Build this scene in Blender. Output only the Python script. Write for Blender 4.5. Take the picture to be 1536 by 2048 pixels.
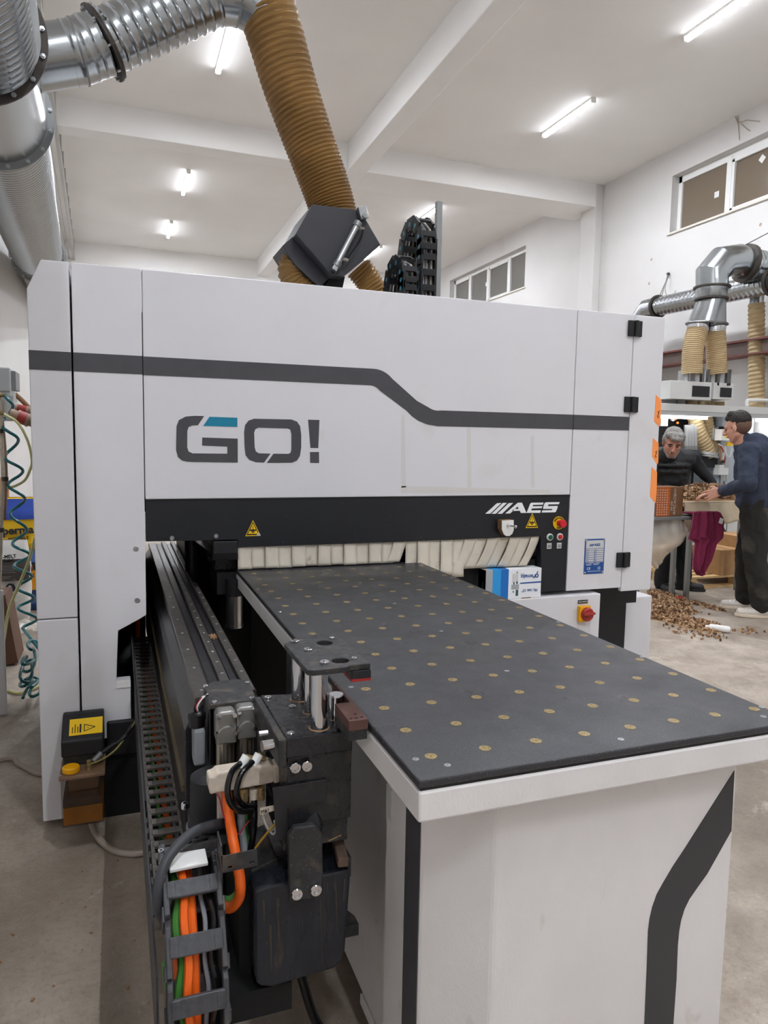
import bpy, bmesh, math, random
from mathutils import Vector, Matrix, Euler, noise as mnoise
random.seed(7)
for _o in list(bpy.data.objects): bpy.data.objects.remove(_o)
scene = bpy.context.scene
COL = scene.collection
PI = math.pi

# ------------------------------------------------------------------ camera
cam_data = bpy.data.cameras.new('camera')
cam = bpy.data.objects.new('camera', cam_data); COL.objects.link(cam)
_r = Vector((0.93931798, -0.34260046, 0.01751187)); _u = Vector((0.01759902, 0.09910671, 0.99492117)); _f = Vector((0.34259599, 0.93423915, -0.09912215))
cam.matrix_world = Matrix(((_r.x, _u.x, -_f.x, 0.0), (_r.y, _u.y, -_f.y, -2.8872), (_r.z, _u.z, -_f.z, 1.5), (0, 0, 0, 1)))
cam_data.sensor_fit = 'VERTICAL'; cam_data.sensor_height = 36.0; cam_data.lens = 1436.997 / 2048 * 36.0
cam_data.clip_start = 0.02; cam_data.clip_end = 100
scene.camera = cam

# ------------------------------------------------------------------ world, exposure (the light comes from the ceiling tubes)
world = bpy.data.worlds.new('world'); scene.world = world; world.use_nodes = True
world.node_tree.nodes['Background'].inputs[0].default_value = (0.9, 0.95, 1.0, 1)
world.node_tree.nodes['Background'].inputs[1].default_value = 0.05
TUBE_POWER = 110.0
scene.view_settings.view_transform = 'Standard'; scene.view_settings.look = 'None'
scene.view_settings.gamma = 1.0; scene.view_settings.use_curve_mapping = False
scene.view_settings.exposure = 2.55

# ------------------------------------------------------------------ materials
def lin(h):
    h = h.lstrip('#'); v = [int(h[i:i+2], 16) / 255 for i in (0, 2, 4)]
    return tuple(x / 12.92 if x <= .04045 else ((x + .055) / 1.055) ** 2.4 for x in v)
MATS = {}
def mat(name, col, rough=.5, metal=0.0, var=0.0, vscale=8.0, bump=0.0, bscale=200.0, col2=None, c2scale=6.0, c2lo=.55, c2hi=.65,
        speck=None, spscale=900.0, splo=.72, emit=None, estr=0.0, trans=0.0, alpha=1.0, ior=1.45, coat=0.0, transl=0.0, stretch=(1, 1, 1), rvar=0.0):
    m = bpy.data.materials.new(name); m.use_nodes = True; MATS[name] = m
    nt = m.node_tree; b = nt.nodes['Principled BSDF']
    c = lin(col) if isinstance(col, str) else col
    b.inputs['Roughness'].default_value = rough; b.inputs['Metallic'].default_value = metal
    b.inputs['IOR'].default_value = ior; b.inputs['Transmission Weight'].default_value = trans
    b.inputs['Alpha'].default_value = alpha; b.inputs['Coat Weight'].default_value = coat
    b.inputs['Base Color'].default_value = (*c, 1)
    m.diffuse_color = (*c, 1)
    N = nt.nodes.new; L = nt.links.new
    out = None
    def coord():
        t = N('ShaderNodeTexCoord'); mp = N('ShaderNodeMapping'); mp.inputs['Scale'].default_value = stretch
        L(t.outputs['Object'], mp.inputs['Vector']); return mp.outputs['Vector']
    vec = coord() if (var or bump or col2 or speck or rvar) else None
    cur = None
    def mixc(fac, a, bcol):
        mx = N('ShaderNodeMix'); mx.data_type = 'RGBA'
        L(fac, mx.inputs['Factor'])
        if hasattr(a, 'node'): L(a, mx.inputs[6])
        else: mx.inputs[6].default_value = (*a, 1)
        mx.inputs[7].default_value = (*bcol, 1)
        return mx.outputs[2]
    def nz(scale, detail=4, dist=0.0):
        n = N('ShaderNodeTexNoise'); n.inputs['Scale'].default_value = scale; n.inputs['Detail'].default_value = detail; n.inputs['Distortion'].default_value = dist
        L(vec, n.inputs['Vector']); return n.outputs['Fac']
    def ramp(s, lo, hi):
        r = N('ShaderNodeMapRange'); r.inputs['From Min'].default_value = lo; r.inputs['From Max'].default_value = hi; L(s, r.inputs['Value']); return r.outputs['Result']
    if var:
        cur = mixc(ramp(nz(vscale, 6), .3, .7), tuple(x * (1 - var) for x in c), tuple(min(1, x * (1 + var)) for x in c))
    if col2:
        c2 = lin(col2) if isinstance(col2, str) else col2
        cur = mixc(ramp(nz(c2scale, 8, .4), c2lo, c2hi), cur if cur is not None else c, c2)
    if speck:
        c3 = lin(speck) if isinstance(speck, str) else speck
        cur = mixc(ramp(nz(spscale, 2), splo, splo + .08), cur if cur is not None else c, c3)
    if cur is not None: L(cur, b.inputs['Base Color'])
    if rvar:
        r = N('ShaderNodeMapRange'); r.inputs['To Min'].default_value = max(.02, rough - rvar); r.inputs['To Max'].default_value = min(1, rough + rvar)
        r.inputs['From Min'].default_value = .3; r.inputs['From Max'].default_value = .7
        L(nz(vscale * 1.7, 5), r.inputs['Value']); L(r.outputs['Result'], b.inputs['Roughness'])
    if bump:
        bp = N('ShaderNodeBump'); bp.inputs['Strength'].default_value = min(1, bump); bp.inputs['Distance'].default_value = .002
        L(nz(bscale, 3), bp.inputs['Height']); L(bp.outputs['Normal'], b.inputs['Normal'])
    if emit is not None:
        e = lin(emit) if isinstance(emit, str) else emit
        b.inputs['Emission Color'].default_value = (*e, 1); b.inputs['Emission Strength'].default_value = estr
    if transl:
        tr = N('ShaderNodeBsdfTranslucent'); tr.inputs['Color'].default_value = (*c, 1)
        if cur is not None: L(cur, tr.inputs['Color'])
        ms = N('ShaderNodeMixShader'); ms.inputs[0].default_value = transl
        L(b.outputs[0], ms.inputs[1]); L(tr.outputs[0], ms.inputs[2]); L(ms.outputs[0], nt.nodes['Material Output'].inputs['Surface'])
    return m

mat('plaster', '#d5d2cf', .85, var=.03, vscale=1.2, bump=.25, bscale=60, col2='#cbc6bf', c2scale=.7, c2lo=.58, c2hi=.8)
mat('ceiling_plaster', '#eeebe7', .9, var=.03, vscale=.8, bump=.2, bscale=40)
def concrete():
    m = bpy.data.materials.new('concrete'); m.use_nodes = True; MATS['concrete'] = m; nt = m.node_tree; N = nt.nodes.new; L = nt.links.new; b = nt.nodes['Principled BSDF']
    tc = N('ShaderNodeTexCoord')
    def nz(scale, detail, rough=.6, dist=0.0):
        n = N('ShaderNodeTexNoise'); n.inputs['Scale'].default_value = scale; n.inputs['Detail'].default_value = detail; n.inputs['Roughness'].default_value = rough; n.inputs['Distortion'].default_value = dist; L(tc.outputs['Object'], n.inputs['Vector']); return n.outputs['Fac']
    def rng(s, lo, hi, a=0.0, c=1.0):
        r = N('ShaderNodeMapRange'); r.inputs['From Min'].default_value = lo; r.inputs['From Max'].default_value = hi; r.inputs['To Min'].default_value = a; r.inputs['To Max'].default_value = c; L(s, r.inputs['Value']); return r.outputs['Result']
    def mix(f, a, c, mode='MIX'):
        x = N('ShaderNodeMix'); x.data_type = 'RGBA'; x.blend_type = mode; L(f, x.inputs['Factor'])
        for i, q in ((6, a), (7, c)):
            if hasattr(q, 'node'): L(q, x.inputs[i])
            else: x.inputs[i].default_value = (*lin(q), 1)
        return x.outputs[2]
    c = mix(rng(nz(.55, 4), .38, .62), '#b9ac9d', '#96887a')
    c = mix(rng(nz(3.2, 12, .72), .42, .66, 0, .75), c, '#77695c')
    c = mix(rng(nz(2.1, 10, .75, 1.2), .60, .68, 0, .55), c, '#cdc3b6')
    c = mix(rng(nz(55, 6, .7), .50, .72, 0, .5), c, '#6d6055')
    c = mix(rng(nz(120, 3), .66, .72, 0, .6), c, '#d6cdc2')
    L(c, b.inputs['Base Color']); L(rng(nz(2.5, 6), .3, .7, .42, .75), b.inputs['Roughness'])
    bp = N('ShaderNodeBump'); bp.inputs['Strength'].default_value = .5; bp.inputs['Distance'].default_value = .002; L(nz(45, 8, .7), bp.inputs['Height']); L(bp.outputs['Normal'], b.inputs['Normal'])
concrete()
mat('panel_white', '#dbd9db', .42, var=.018, vscale=2.5, bump=.08, bscale=500, col2='#cfcac4', c2scale=3.5, c2lo=.62, c2hi=.85)
mat('table_white', '#dedad8', .5, var=.03, vscale=9, bump=.28, bscale=260, col2='#bfb2a3', c2scale=14, c2lo=.66, c2hi=.84, stretch=(1, 1, .5))
mat('stripe_grey', '#48474b', .5, var=.06, vscale=20)
mat('stripe_worn', '#3c3b3e', .5, col2='#d8d4d0', c2scale=26, c2lo=.71, c2hi=.73)
mat('bar_black', '#191b20', .42, var=.12, vscale=6, speck='#8a8a8c', spscale=120, splo=.74)
mat('teal_print', '#077f9d', .5)
mat('white_print', '#eeeef0', .5)
mat('black_print', '#151515', .6)
mat('phenolic', '#333336', .36, var=.12, vscale=4, bump=.35, bscale=500, speck='#7d7d80', spscale=420, splo=.64, rvar=.10)
mat('phenolic_edge', '#131314', .45)
mat('brass', '#a08a5c', .42, metal=.55, var=.2, vscale=90, col2='#5f5136', c2scale=130, c2lo=.55, c2hi=.65)
mat('steel', '#b9bbbd', .3, metal=1.0, var=.06, vscale=15)
mat('chrome', '#cfcfd2', .1, metal=1.0)
mat('galvanized', '#a9adaf', .25, metal=1.0)
mat('galvanized_dark', '#8d8f8f', .45, metal=.9)
mat('flange_dark', '#4c4743', .55, metal=.6, var=.15, vscale=15)
mat('black_metal', '#1f1f21', .42, var=.25, vscale=40, col2='#55493e', c2scale=20, c2lo=.6, c2hi=.9)
mat('black_dusty', '#2c2c2d', .5, var=.25, vscale=35, col2='#6e6052', c2scale=22, c2lo=.54, c2hi=.9, speck='#b09c84', spscale=330, splo=.68, rvar=.1)
mat('black_gloss', '#0d0d0f', .18)
mat('black_plastic', '#17171a', .5, var=.1, vscale=25, bump=.1, bscale=300)
mat('chain_plastic', '#444447', .5, var=.25, vscale=60, col2='#7d6c5b', c2scale=14, c2lo=.58, c2hi=.88, speck='#9a8a78', spscale=420, splo=.7)
mat('chain_black', '#121214', .5)
mat('inner_dark', '#0b0b0c', .7)  # black of inner parts, also shade painted into the machine's openings
mat('rail_steel', '#55504c', .36, metal=.5, var=.3, vscale=40, speck='#a98a6c', spscale=260, splo=.69)
mat('rail_dark', '#26262a', .33, metal=.2, var=.25, vscale=25, speck='#9b8975', spscale=300, splo=.67, col2='#4f463e', c2scale=9, c2lo=.6, c2hi=.9)
mat('hose_brown', '#a27e4c', .36, var=.25, vscale=5, transl=.3)
mat('hose_tan', '#cfb88f', .45, var=.08, vscale=6, transl=.3)
mat('hood_grey', '#38383d', .5, var=.05, vscale=6)
mat('canvas', '#e8dfce', .75, var=.07, vscale=10, col2='#b9a58b', c2scale=16, c2lo=.64, c2hi=.85, transl=.15)
mat('orange_sticker', '#ff9a52', .6)
mat('orange_cable', '#f2681c', .42)
mat('green_cable', '#4c8a3c', .45)
mat('grey_cable', '#83858a', .5)
mat('dark_cable', '#3c3d41', .5)
mat('black_hose', '#101012', .2)
mat('red_wire', '#8f1f33', .45)
mat('red_plastic', '#d4252c', .35)
mat('red_dark', '#a3312b', .4)
mat('green_button', '#0b5a38', .35)
mat('yellow', '#f3c614', .45)
mat('yellow_cap', '#f0ac08', .4)
mat('blue_plate', '#1d4f92', .4)
mat('label_grey', '#c9c9c6', .5)
mat('beige_plastic', '#c9bbaa', .5, var=.12, vscale=60, col2='#9a8368', c2scale=40, c2lo=.6, c2hi=.85)
mat('white_plastic', '#e9e8e4', .45)
mat('mdf', '#8c6746', .7)
mat('oil', '#b06a1e', .2, var=.15, vscale=20)
mat('reservoir', '#4f3822', .12, alpha=.42)
mat('window_pane_brown', '#7a6d5e', .12, var=.03, vscale=2)
mat('window_pane_grey', '#77746f', .1, var=.04, vscale=2)
mat('pvc_white', '#ecebe8', .4)
mat('stone_sill', '#d9d2c6', .6)
mat('steel_red', '#6d3f38', .6, var=.12, vscale=10)
mat('steel_web', '#8a7c77', .6, var=.1, vscale=8)
mat('tube_lamp', '#ffffff', .5, emit=(.92, .975, 1.06), estr=TUBE_POWER)
mat('lamp_housing', '#ecebe6', .5)
mat('grey_paint', '#b9bbbb', .5, var=.03, vscale=4)
mat('grey_light', '#d3d3d0', .5, var=.02, vscale=4)
mat('dark_glass', '#2c2c2e', .2)
mat('aluminium', '#b4b5b6', .35, metal=.8)
mat('cardboard', '#b28a5e', .8, var=.08, vscale=14)
mat('pine', '#cfae7c', .7, var=.15, vscale=10, stretch=(1, 8, 1))
mat('black_block', '#222225', .3, var=.25, vscale=40, col2='#5d5145', c2scale=16, c2lo=.58, c2hi=.95, speck='#a3917c', spscale=230, splo=.72, rvar=.12)
mat('sawdust', '#a37f5f', .9, var=.15, vscale=60)
mat('brass_dark', '#6d5f45', .5, metal=.4)
mat('tray_edge', '#35363a', .5, var=.15, vscale=10)
mat('mdf_edge', '#a0826a', .75, var=.1, vscale=20)
mat('jaw_brown', '#5a3d36', .5, var=.15, vscale=30)
mat('zinc', '#8e8b87', .42, metal=.65, var=.08, vscale=40)
mat('nickel', '#a89f92', .3, metal=.95)
mat('amber_tube', '#b59032', .25, trans=.3)
mat('navy_cover', '#20232a', .28, var=.2, vscale=25, col2='#6d6150', c2scale=34, c2lo=.66, c2hi=.86, speck='#8b8377', spscale=240, splo=.74, stretch=(1, 1, .16), rvar=.1)
mat('wood_dusty', '#6e5a4c', .8, var=.2, vscale=40)
mat('carton_white', '#eef0f2', .45)
mat('carton_grey', '#a9abad', .45)
mat('carton_blue', '#2f9be0', .4)
mat('carton_blue_dark', '#1b6fbe', .4)
mat('pump_green', '#2f5a55', .4)
mat('brown_plastic', '#7c5f48', .5, var=.25, vscale=14)
mat('olive_tube', '#7d7440', .35)
mat('beige_cable', '#a3968a', .55)
mat('teal_cap', '#2f7f92', .45)
mat('machine_black', '#2a2a2b', .6, var=.3, vscale=8)
mat('work_lamp', '#ffffff', .5, emit=(.97, .99, 1.0), estr=5.0)
mat('tape_brown', '#a67c50', .35)
mat('beige_sheet', '#d3c2a5', .6, var=.06, vscale=8, transl=.1)
mat('dowel_brown', '#9a7654', .8, var=.2, vscale=30)
mat('dowel_light', '#c3a480', .8)
mat('dowel_dark', '#65482f', .85)
mat('kraft_dark', '#6f4c2e', .75, var=.1, vscale=12)
mat('woven_orange', '#a8561f', .7, var=.25, vscale=40)
mat('clear_glass', '#e8efef', .04, trans=.95, ior=1.45)
mat('bag_plastic', '#e6dfd5', .15, alpha=.38, var=.05, vscale=12)
mat('dust_pale', '#d8c3a6', .9, var=.08, vscale=20)
mat('maroon_cloth', '#74203f', .95, var=.12, vscale=30, bump=.4, bscale=300)
mat('maroon_hem', '#a86480', .9)
mat('skin_young', '#c4907a', .5, var=.06, vscale=25)
mat('skin_old', '#b98470', .55, var=.08, vscale=25)
mat('eye_dark', '#2a1d18', .2)
mat('hair_dark', '#241c18', .6, var=.3, vscale=60)
mat('hair_fade', '#6b5144', .8, var=.2, vscale=80)
mat('hair_grey', '#8b8782', .7, var=.35, vscale=45)
mat('beard_grey', '#8a786d', .85, var=.2, vscale=90)
mat('navy_cloth', '#2f3647', .85, var=.12, vscale=14, bump=.3, bscale=400)
mat('black_cloth', '#1f2022', .9, var=.15, vscale=14)
mat('vest_cloth', '#242527', .55, var=.12, vscale=14)
mat('dusty_black_cloth', '#2b2926', .95, var=.2, vscale=6, col2='#5a544b', c2scale=5, c2lo=.55, c2hi=.85)
mat('shoe_white', '#ddd5cc', .6, var=.08, vscale=30)
mat('shoe_sole', '#d9c9b4', .7)
mat('shoe_black', '#242425', .6)
mat('plug_beige', '#a58a74', .5, var=.1, vscale=20)
mat('teal_hose', '#1d6a70', .3)
mat('clear_yellow', '#c9c68c', .25, var=.05, vscale=10)
mat('sack_blue', '#3f5f98', .5, var=.1, vscale=6)
mat('sack_royal', '#23439c', .4, var=.1, vscale=10)
mat('sack_orange', '#eda327', .5)
mat('sack_yellow', '#f2c21d', .5, var=.05, vscale=8)
mat('sack_white', '#d8d5cf', .6, var=.06, vscale=10)
mat('sack_navy', '#232733', .6)
mat('board_brown', '#6a4d3c', .75, var=.12, vscale=6)
mat('cabinet_blue_grey', '#a9b0ba', .5)
mat('plaster_lit', '#f0eeeb', .85, var=.02, vscale=1.2, bump=.2, bscale=60)  # plaster copy made lighter; the lit look of the beams is in its colour
mat('wall_chip', '#b3a391', .9)
mat('drip', '#4d4439', .6)
mat('chain_dusty', '#5e5852', .6, var=.3, vscale=50, col2='#8d7a66', c2scale=9, c2lo=.55, c2hi=.85, speck='#a59684', spscale=420, splo=.68)
mat('tape_mark', '#d3d0cc', .6)
mat('tube_side', '#ffffff', .5, emit=(.92, .975, 1.06), estr=1.8)
mat('sawdust_floor', '#b3946c', .9, var=.12, vscale=30)
mat('trunking', '#b9b7b2', .55, metal=.2)

# ------------------------------------------------------------------ mesh helpers
def link(o, parent=None):
    COL.objects.link(o)
    if parent is not None:
        o.parent = parent
        if parent.type == 'EMPTY': o.matrix_parent_inverse = Matrix.Translation(parent.location).inverted()
    return o
def tag(o, label=None, cat=None, group=None, kind=None):
    if label: o['label'] = label
    if cat: o['category'] = cat
    if group: o['group'] = group
    if kind: o['kind'] = kind
    return o
def thing(name, label, cat, loc=(0, 0, 0), group=None):
    o = bpy.data.objects.new(name, None); o.location = loc; o.empty_display_size = .1; COL.objects.link(o)
    return tag(o, label, cat, group)
def frame_of(d):
    d = Vector(d).normalized()
    a = Vector((0, 0, 1)) if abs(d.z) < .9 else Vector((1, 0, 0))
    x = d.cross(a).normalized(); return x, x.cross(d).normalized(), d
class M:
    def __init__(s): s.v = []; s.f = []; s.sm = []
    def add(s, vs, fs, smooth=False):
        k = len(s.v); s.v += [tuple(p) for p in vs]; s.f += [tuple(i + k for i in f) for f in fs]; s.sm += [smooth] * len(fs); return s
    def box(s, x0, y0, z0, x1, y1, z1):
        x0, x1 = min(x0, x1), max(x0, x1); y0, y1 = min(y0, y1), max(y0, y1); z0, z1 = min(z0, z1), max(z0, z1)
        return s.add([(x0, y0, z0), (x1, y0, z0), (x1, y1, z0), (x0, y1, z0), (x0, y0, z1), (x1, y0, z1), (x1, y1, z1), (x0, y1, z1)],
                     [(3, 2, 1, 0), (4, 5, 6, 7), (0, 1, 5, 4), (1, 2, 6, 5), (2, 3, 7, 6), (3, 0, 4, 7)])
    def obox(s, c, size, rot=(0, 0, 0)):
        R = Euler(rot).to_matrix(); c = Vector(c); h = [q / 2 for q in size]
        vs = [c + R @ Vector((sx * h[0], sy * h[1], sz * h[2])) for sz in (-1, 1) for sx, sy in ((-1, -1), (1, -1), (1, 1), (-1, 1))]
        return s.add(vs, [(3, 2, 1, 0), (4, 5, 6, 7), (0, 1, 5, 4), (1, 2, 6, 5), (2, 3, 7, 6), (3, 0, 4, 7)])
    def bar(s, p0, p1, w, h, up=(0, 0, 1)):
        p0, p1 = Vector(p0), Vector(p1); d = (p1 - p0).normalized(); x = d.cross(Vector(up)).normalized(); z = x.cross(d)
        vs = [p + x * (a * w / 2) + z * (b * h / 2) for p in (p0, p1) for a, b in ((-1, -1), (1, -1), (1, 1), (-1, 1))]
        return s.add(vs, [(3, 2, 1, 0), (4, 5, 6, 7), (0, 1, 5, 4), (1, 2, 6, 5), (2, 3, 7, 6), (3, 0, 4, 7)])
    def prism(s, poly, axis, a, b):
        n = len(poly)
        def P(p, v):
            if axis == 'y': return (p[0], v, p[1])
            if axis == 'z': return (p[0], p[1], v)
            return (v, p[0], p[1])
        ar = sum(poly[i][0] * poly[(i + 1) % n][1] - poly[(i + 1) % n][0] * poly[i][1] for i in range(n))
        if ar < 0: poly = poly[::-1]
        lo, hi = min(a, b), max(a, b)
        vs = [P(p, lo) for p in poly] + [P(p, hi) for p in poly]
        bot = tuple(range(n)); top = tuple(range(n, 2 * n)); sides = [(i, (i + 1) % n, n + (i + 1) % n, n + i) for i in range(n)]
        if axis == 'y': return s.add(vs, [bot, top[::-1]] + [q[::-1] for q in sides])
        return s.add(vs, [bot[::-1], top] + sides)
    def cyl(s, p0, p1, r0, r1=None, n=16, smooth=True):
        r1 = r0 if r1 is None else r1; p0, p1 = Vector(p0), Vector(p1); x, y, d = frame_of(p1 - p0)
        vs = [p + (x * math.cos(2 * PI * i / n) + y * math.sin(2 * PI * i / n)) * r for p, r in ((p0, r0), (p1, r1)) for i in range(n)]
        s.add(vs, [(i, (i + 1) % n, n + (i + 1) % n, n + i)[::-1] for i in range(n)], smooth)
        k = len(s.v) - 2 * n; s.f += [tuple(k + i for i in range(n)), tuple(k + n + i for i in range(n))[::-1]]; s.sm += [False, False]; return s
    def lathe(s, p0, d, prof, n=24):
        p0 = Vector(p0); x, y, d = frame_of(d); m = len(prof)
        vs = [p0 + d * t + (x * math.cos(2 * PI * i / n) + y * math.sin(2 * PI * i / n)) * r for t, r in prof for i in range(n)]
        return s.add(vs, [(j * n + i, j * n + (i + 1) % n, (j + 1) * n + (i + 1) % n, (j + 1) * n + i)[::-1] for j in range(m - 1) for i in range(n)], True)
    def ring(s, c, d, ro, ri, th, n=32):
        return s.lathe(Vector(c) - Vector(d).normalized() * th / 2, d, [(0, ri), (0, ro), (th, ro), (th, ri), (0, ri)], n)
    def tube(s, path, r, n=10, caps=True, smooth=True):
        P = [Vector(p) for p in path]; m = len(P); rs = r if isinstance(r, (list, tuple)) else [r] * m
        T = [(P[min(i + 1, m - 1)] - P[max(i - 1, 0)]).normalized() for i in range(m)]
        x, y, _ = frame_of(T[0]); vs = []
        for i in range(m):
            if i: 
                q = T[i - 1].rotation_difference(T[i]); x = q @ x
                x = (x - T[i] * x.dot(T[i])).normalized()
            y = x.cross(T[i])
            vs += [P[i] + (x * math.cos(2 * PI * k / n) + y * math.sin(2 * PI * k / n)) * rs[i] for k in range(n)]
        s.add(vs, [(j * n + i, j * n + (i + 1) % n, (j + 1) * n + (i + 1) % n, (j + 1) * n + i)[::-1] for j in range(m - 1) for i in range(n)], smooth)
        if caps:
            k = len(s.v) - m * n; s.f += [tuple(k + i for i in range(n)), tuple(k + (m - 1) * n + i for i in range(n))[::-1]]; s.sm += [False, False]
        return s
    def corr(s, path, R, pitch, amp, n=36, per=6, kind='rib', helix=True, pitch1=None, R1=None):
        # helically ribbed tube along a smooth path
        P = [Vector(p) for p in path]
        seg = [(P[i + 1] - P[i]).length for i in range(len(P) - 1)]; Ltot = sum(seg)
        pitch1 = pitch1 or pitch; R1 = R1 or R
        ph = 0.0; ss = 0.0; S = []; PH = []
        while ss < Ltot:
            S.append(ss); PH.append(ph); p = pitch + (pitch1 - pitch) * ss / Ltot; ss += p / per; ph += 1.0 / per
        S.append(Ltot); PH.append(ph)
        def pt(q):
            for i, l in enumerate(seg):
                if q <= l or i == len(seg) - 1: return P[i].lerp(P[i + 1], min(1, q / l))
                q -= l
        C = [pt(q) for q in S]; m = len(C)
        w = max(1, per)
        T = [(C[min(i + w, m - 1)] - C[max(i - w, 0)]).normalized() for i in range(m)]
        x, y, _ = frame_of(T[0]); vs = []
        for i in range(m):
            if i:
                x = T[i - 1].rotation_difference(T[i]) @ x; x = (x - T[i] * x.dot(T[i])).normalized()
            y = x.cross(T[i]); R0 = R + (R1 - R) * S[i] / Ltot
            for k in range(n):
                f = (PH[i] + (k / n if helix else 0)) % 1.0
                if kind == 'rib': a = amp * max(0.0, math.cos((f - .5) * PI / .32)) if abs(f - .5) < .16 else 0.0
                elif kind == 'wave': a = amp * (.5 + .5 * math.cos(2 * PI * f))
                else: a = amp * abs(math.sin(PI * f)) ** .5 
                vs.append(C[i] + (x * math.cos(2 * PI * k / n) + y * math.sin(2 * PI * k / n)) * (R0 + a))
        return s.add(vs, [(j * n + i, j * n + (i + 1) % n, (j + 1) * n + (i + 1) % n, (j + 1) * n + i)[::-1] for j in range(m - 1) for i in range(n)], True)
    def ball(s, c, r, sc=(1, 1, 1), nu=14, nv=9, rot=None):
        c = Vector(c); R = Euler(rot).to_matrix() if rot else Matrix.Identity(3); vs = []
        for j in range(1, nv):
            a = PI * j / nv
            for i in range(nu):
                b = 2 * PI * i / nu; vs.append(c + R @ Vector((r * sc[0] * math.sin(a) * math.cos(b), r * sc[1] * math.sin(a) * math.sin(b), r * sc[2] * math.cos(a))))
        k = len(vs); vs += [c + R @ Vector((0, 0, r * sc[2])), c + R @ Vector((0, 0, -r * sc[2]))]
        fs = [(j * nu + i, (j + 1) * nu + i, (j + 1) * nu + (i + 1) % nu, j * nu + (i + 1) % nu) for j in range(nv - 2) for i in range(nu)]
        fs += [(k, i, (i + 1) % nu) for i in range(nu)] + [(k + 1, (nv - 2) * nu + (i + 1) % nu, (nv - 2) * nu + i) for i in range(nu)]
        return s.add(vs, fs, True)
    def grid(s, fn, nu, nv, smooth=True):
        vs = [fn(i / nu, j / nv) for j in range(nv + 1) for i in range(nu + 1)]
        return s.add(vs, [(j * (nu + 1) + i, j * (nu + 1) + i + 1, (j + 1) * (nu + 1) + i + 1, (j + 1) * (nu + 1) + i) for j in range(nv) for i in range(nu)], smooth)
    def build(s, name, m, parent=None, bev=0.0, seg=2, solid=0.0, ang=.6, sub=0):
        me = bpy.data.meshes.new(name); me.from_pydata(s.v, [], s.f)
        for p, q in zip(me.polygons, s.sm): p.use_smooth = q
        me.update()
        if any(s.sm):
            try: me.set_sharp_from_angle(angle=ang)
            except Exception: pass
        ms = m if isinstance(m, (list, tuple)) else [m]
        for q in ms: me.materials.append(MATS[q])
        o = bpy.data.objects.new(name, me); link(o, parent)
        if solid:
            md = o.modifiers.new('solid', 'SOLIDIFY'); md.thickness = solid; md.offset = 0
        if bev:
            md = o.modifiers.new('bevel', 'BEVEL'); md.width = bev; md.segments = seg; md.limit_method = 'ANGLE'; md.angle_limit = .6; md.harden_normals = False
        if sub:
            md = o.modifiers.new('sub', 'SUBSURF'); md.levels = sub; md.render_levels = sub
        return o
def spline(pts, n=12):
    P = [Vector(p) for p in pts]; P = [P[0] * 2 - P[1]] + P + [P[-1] * 2 - P[-2]]; out = []
    for i in range(1, len(P) - 2):
        a, b, c, d = P[i - 1:i + 3]
        for k in range(n):
            t = k / n; out.append(.5 * ((2 * b) + (c - a) * t + (2 * a - 5 * b + 4 * c - d) * t * t + (3 * b - a - 3 * c + d) * t ** 3))
    out.append(P[-2]); return out
def arc(c, r, a0, a1, n=8):
    return [(c[0] + r * math.cos(a0 + (a1 - a0) * i / n), c[1] + r * math.sin(a0 + (a1 - a0) * i / n)) for i in range(n + 1)]
def rrect(x0, y0, x1, y1, r, n=5):
    return arc((x1 - r, y0 + r), r, -PI / 2, 0, n) + arc((x1 - r, y1 - r), r, 0, PI / 2, n) + arc((x0 + r, y1 - r), r, PI / 2, PI, n) + arc((x0 + r, y0 + r), r, PI, 1.5 * PI, n)
def text(name, body, size, m, origin, xdir, ydir, parent=None, align='CENTER', depth=.0004, sx=1.0, shear=0.0, bold=0.0):
    cu = bpy.data.curves.new(name, 'FONT'); cu.body = body; cu.size = size; cu.align_x = align; cu.align_y = 'CENTER'; cu.extrude = depth; cu.shear = shear; cu.offset = bold; cu.resolution_u = 3
    t = bpy.data.objects.new(name, cu); COL.objects.link(t)
    me = bpy.data.meshes.new_from_object(t); bpy.data.objects.remove(t)
    x = Vector(xdir).normalized(); y = Vector(ydir).normalized(); z = x.cross(y); o3 = Vector(origin)
    for v in me.vertices:
        c = v.co.copy(); v.co = o3 + x * (c.x * sx) + y * c.y + z * c.z
    me.materials.clear(); me.materials.append(MATS[m])
    return link(bpy.data.objects.new(name, me), parent)
def copy_tree(o, parent=None):
    c = o.copy(); COL.objects.link(c); c.parent = parent
    for ch in [q for q in bpy.data.objects if q.parent == o]: copy_tree(ch, c)
    return c

# ================================================================== THE ROOM
def struct(mb, name, m, parent=None, **k):
    o = mb.build(name, m, parent, **k)
    if parent is None: o['kind'] = 'structure'
    return o
XL, XR, YF, YB, HC = -1.15, 8.0, -7.0, 16.2, 6.0
struct(M().box(XL - .2, YF - .2, -.1, XR + .3, YB + .2, 0), 'floor', 'concrete')
struct(M().box(XL - .2, YF - .2, HC, XR + .3, YB + .2, HC + .15), 'ceiling', 'ceiling_plaster')
struct(M().box(XL - .2, YF, 0, XL, YB, HC), 'wall_left', 'plaster')
struct(M().box(XL - .2, YB, 0, XR + .3, YB + .2, HC), 'wall_back', 'plaster')
struct(M().box(XL - .2, YF - .2, 0, XR + .3, YF, HC), 'wall_front', 'plaster')
# right wall with two ranges of high windows
W1 = (2.4, 6.375, 4.75, 5.60); W2 = (10.63, 14.32, 4.75, 5.63)
w = M().box(XR, YF, 0, XR + .3, YB, 4.75).box(XR, YF, 5.60, XR + .3, YB, HC)
w.box(XR, YF, 4.75, XR + .3, W1[0], 5.6).box(XR, W1[1], 4.75, XR + .3, W2[0], 5.6).box(XR, W2[1], 4.75, XR + .3, YB, 5.6)
struct(w, 'wall_right', 'plaster')
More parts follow.
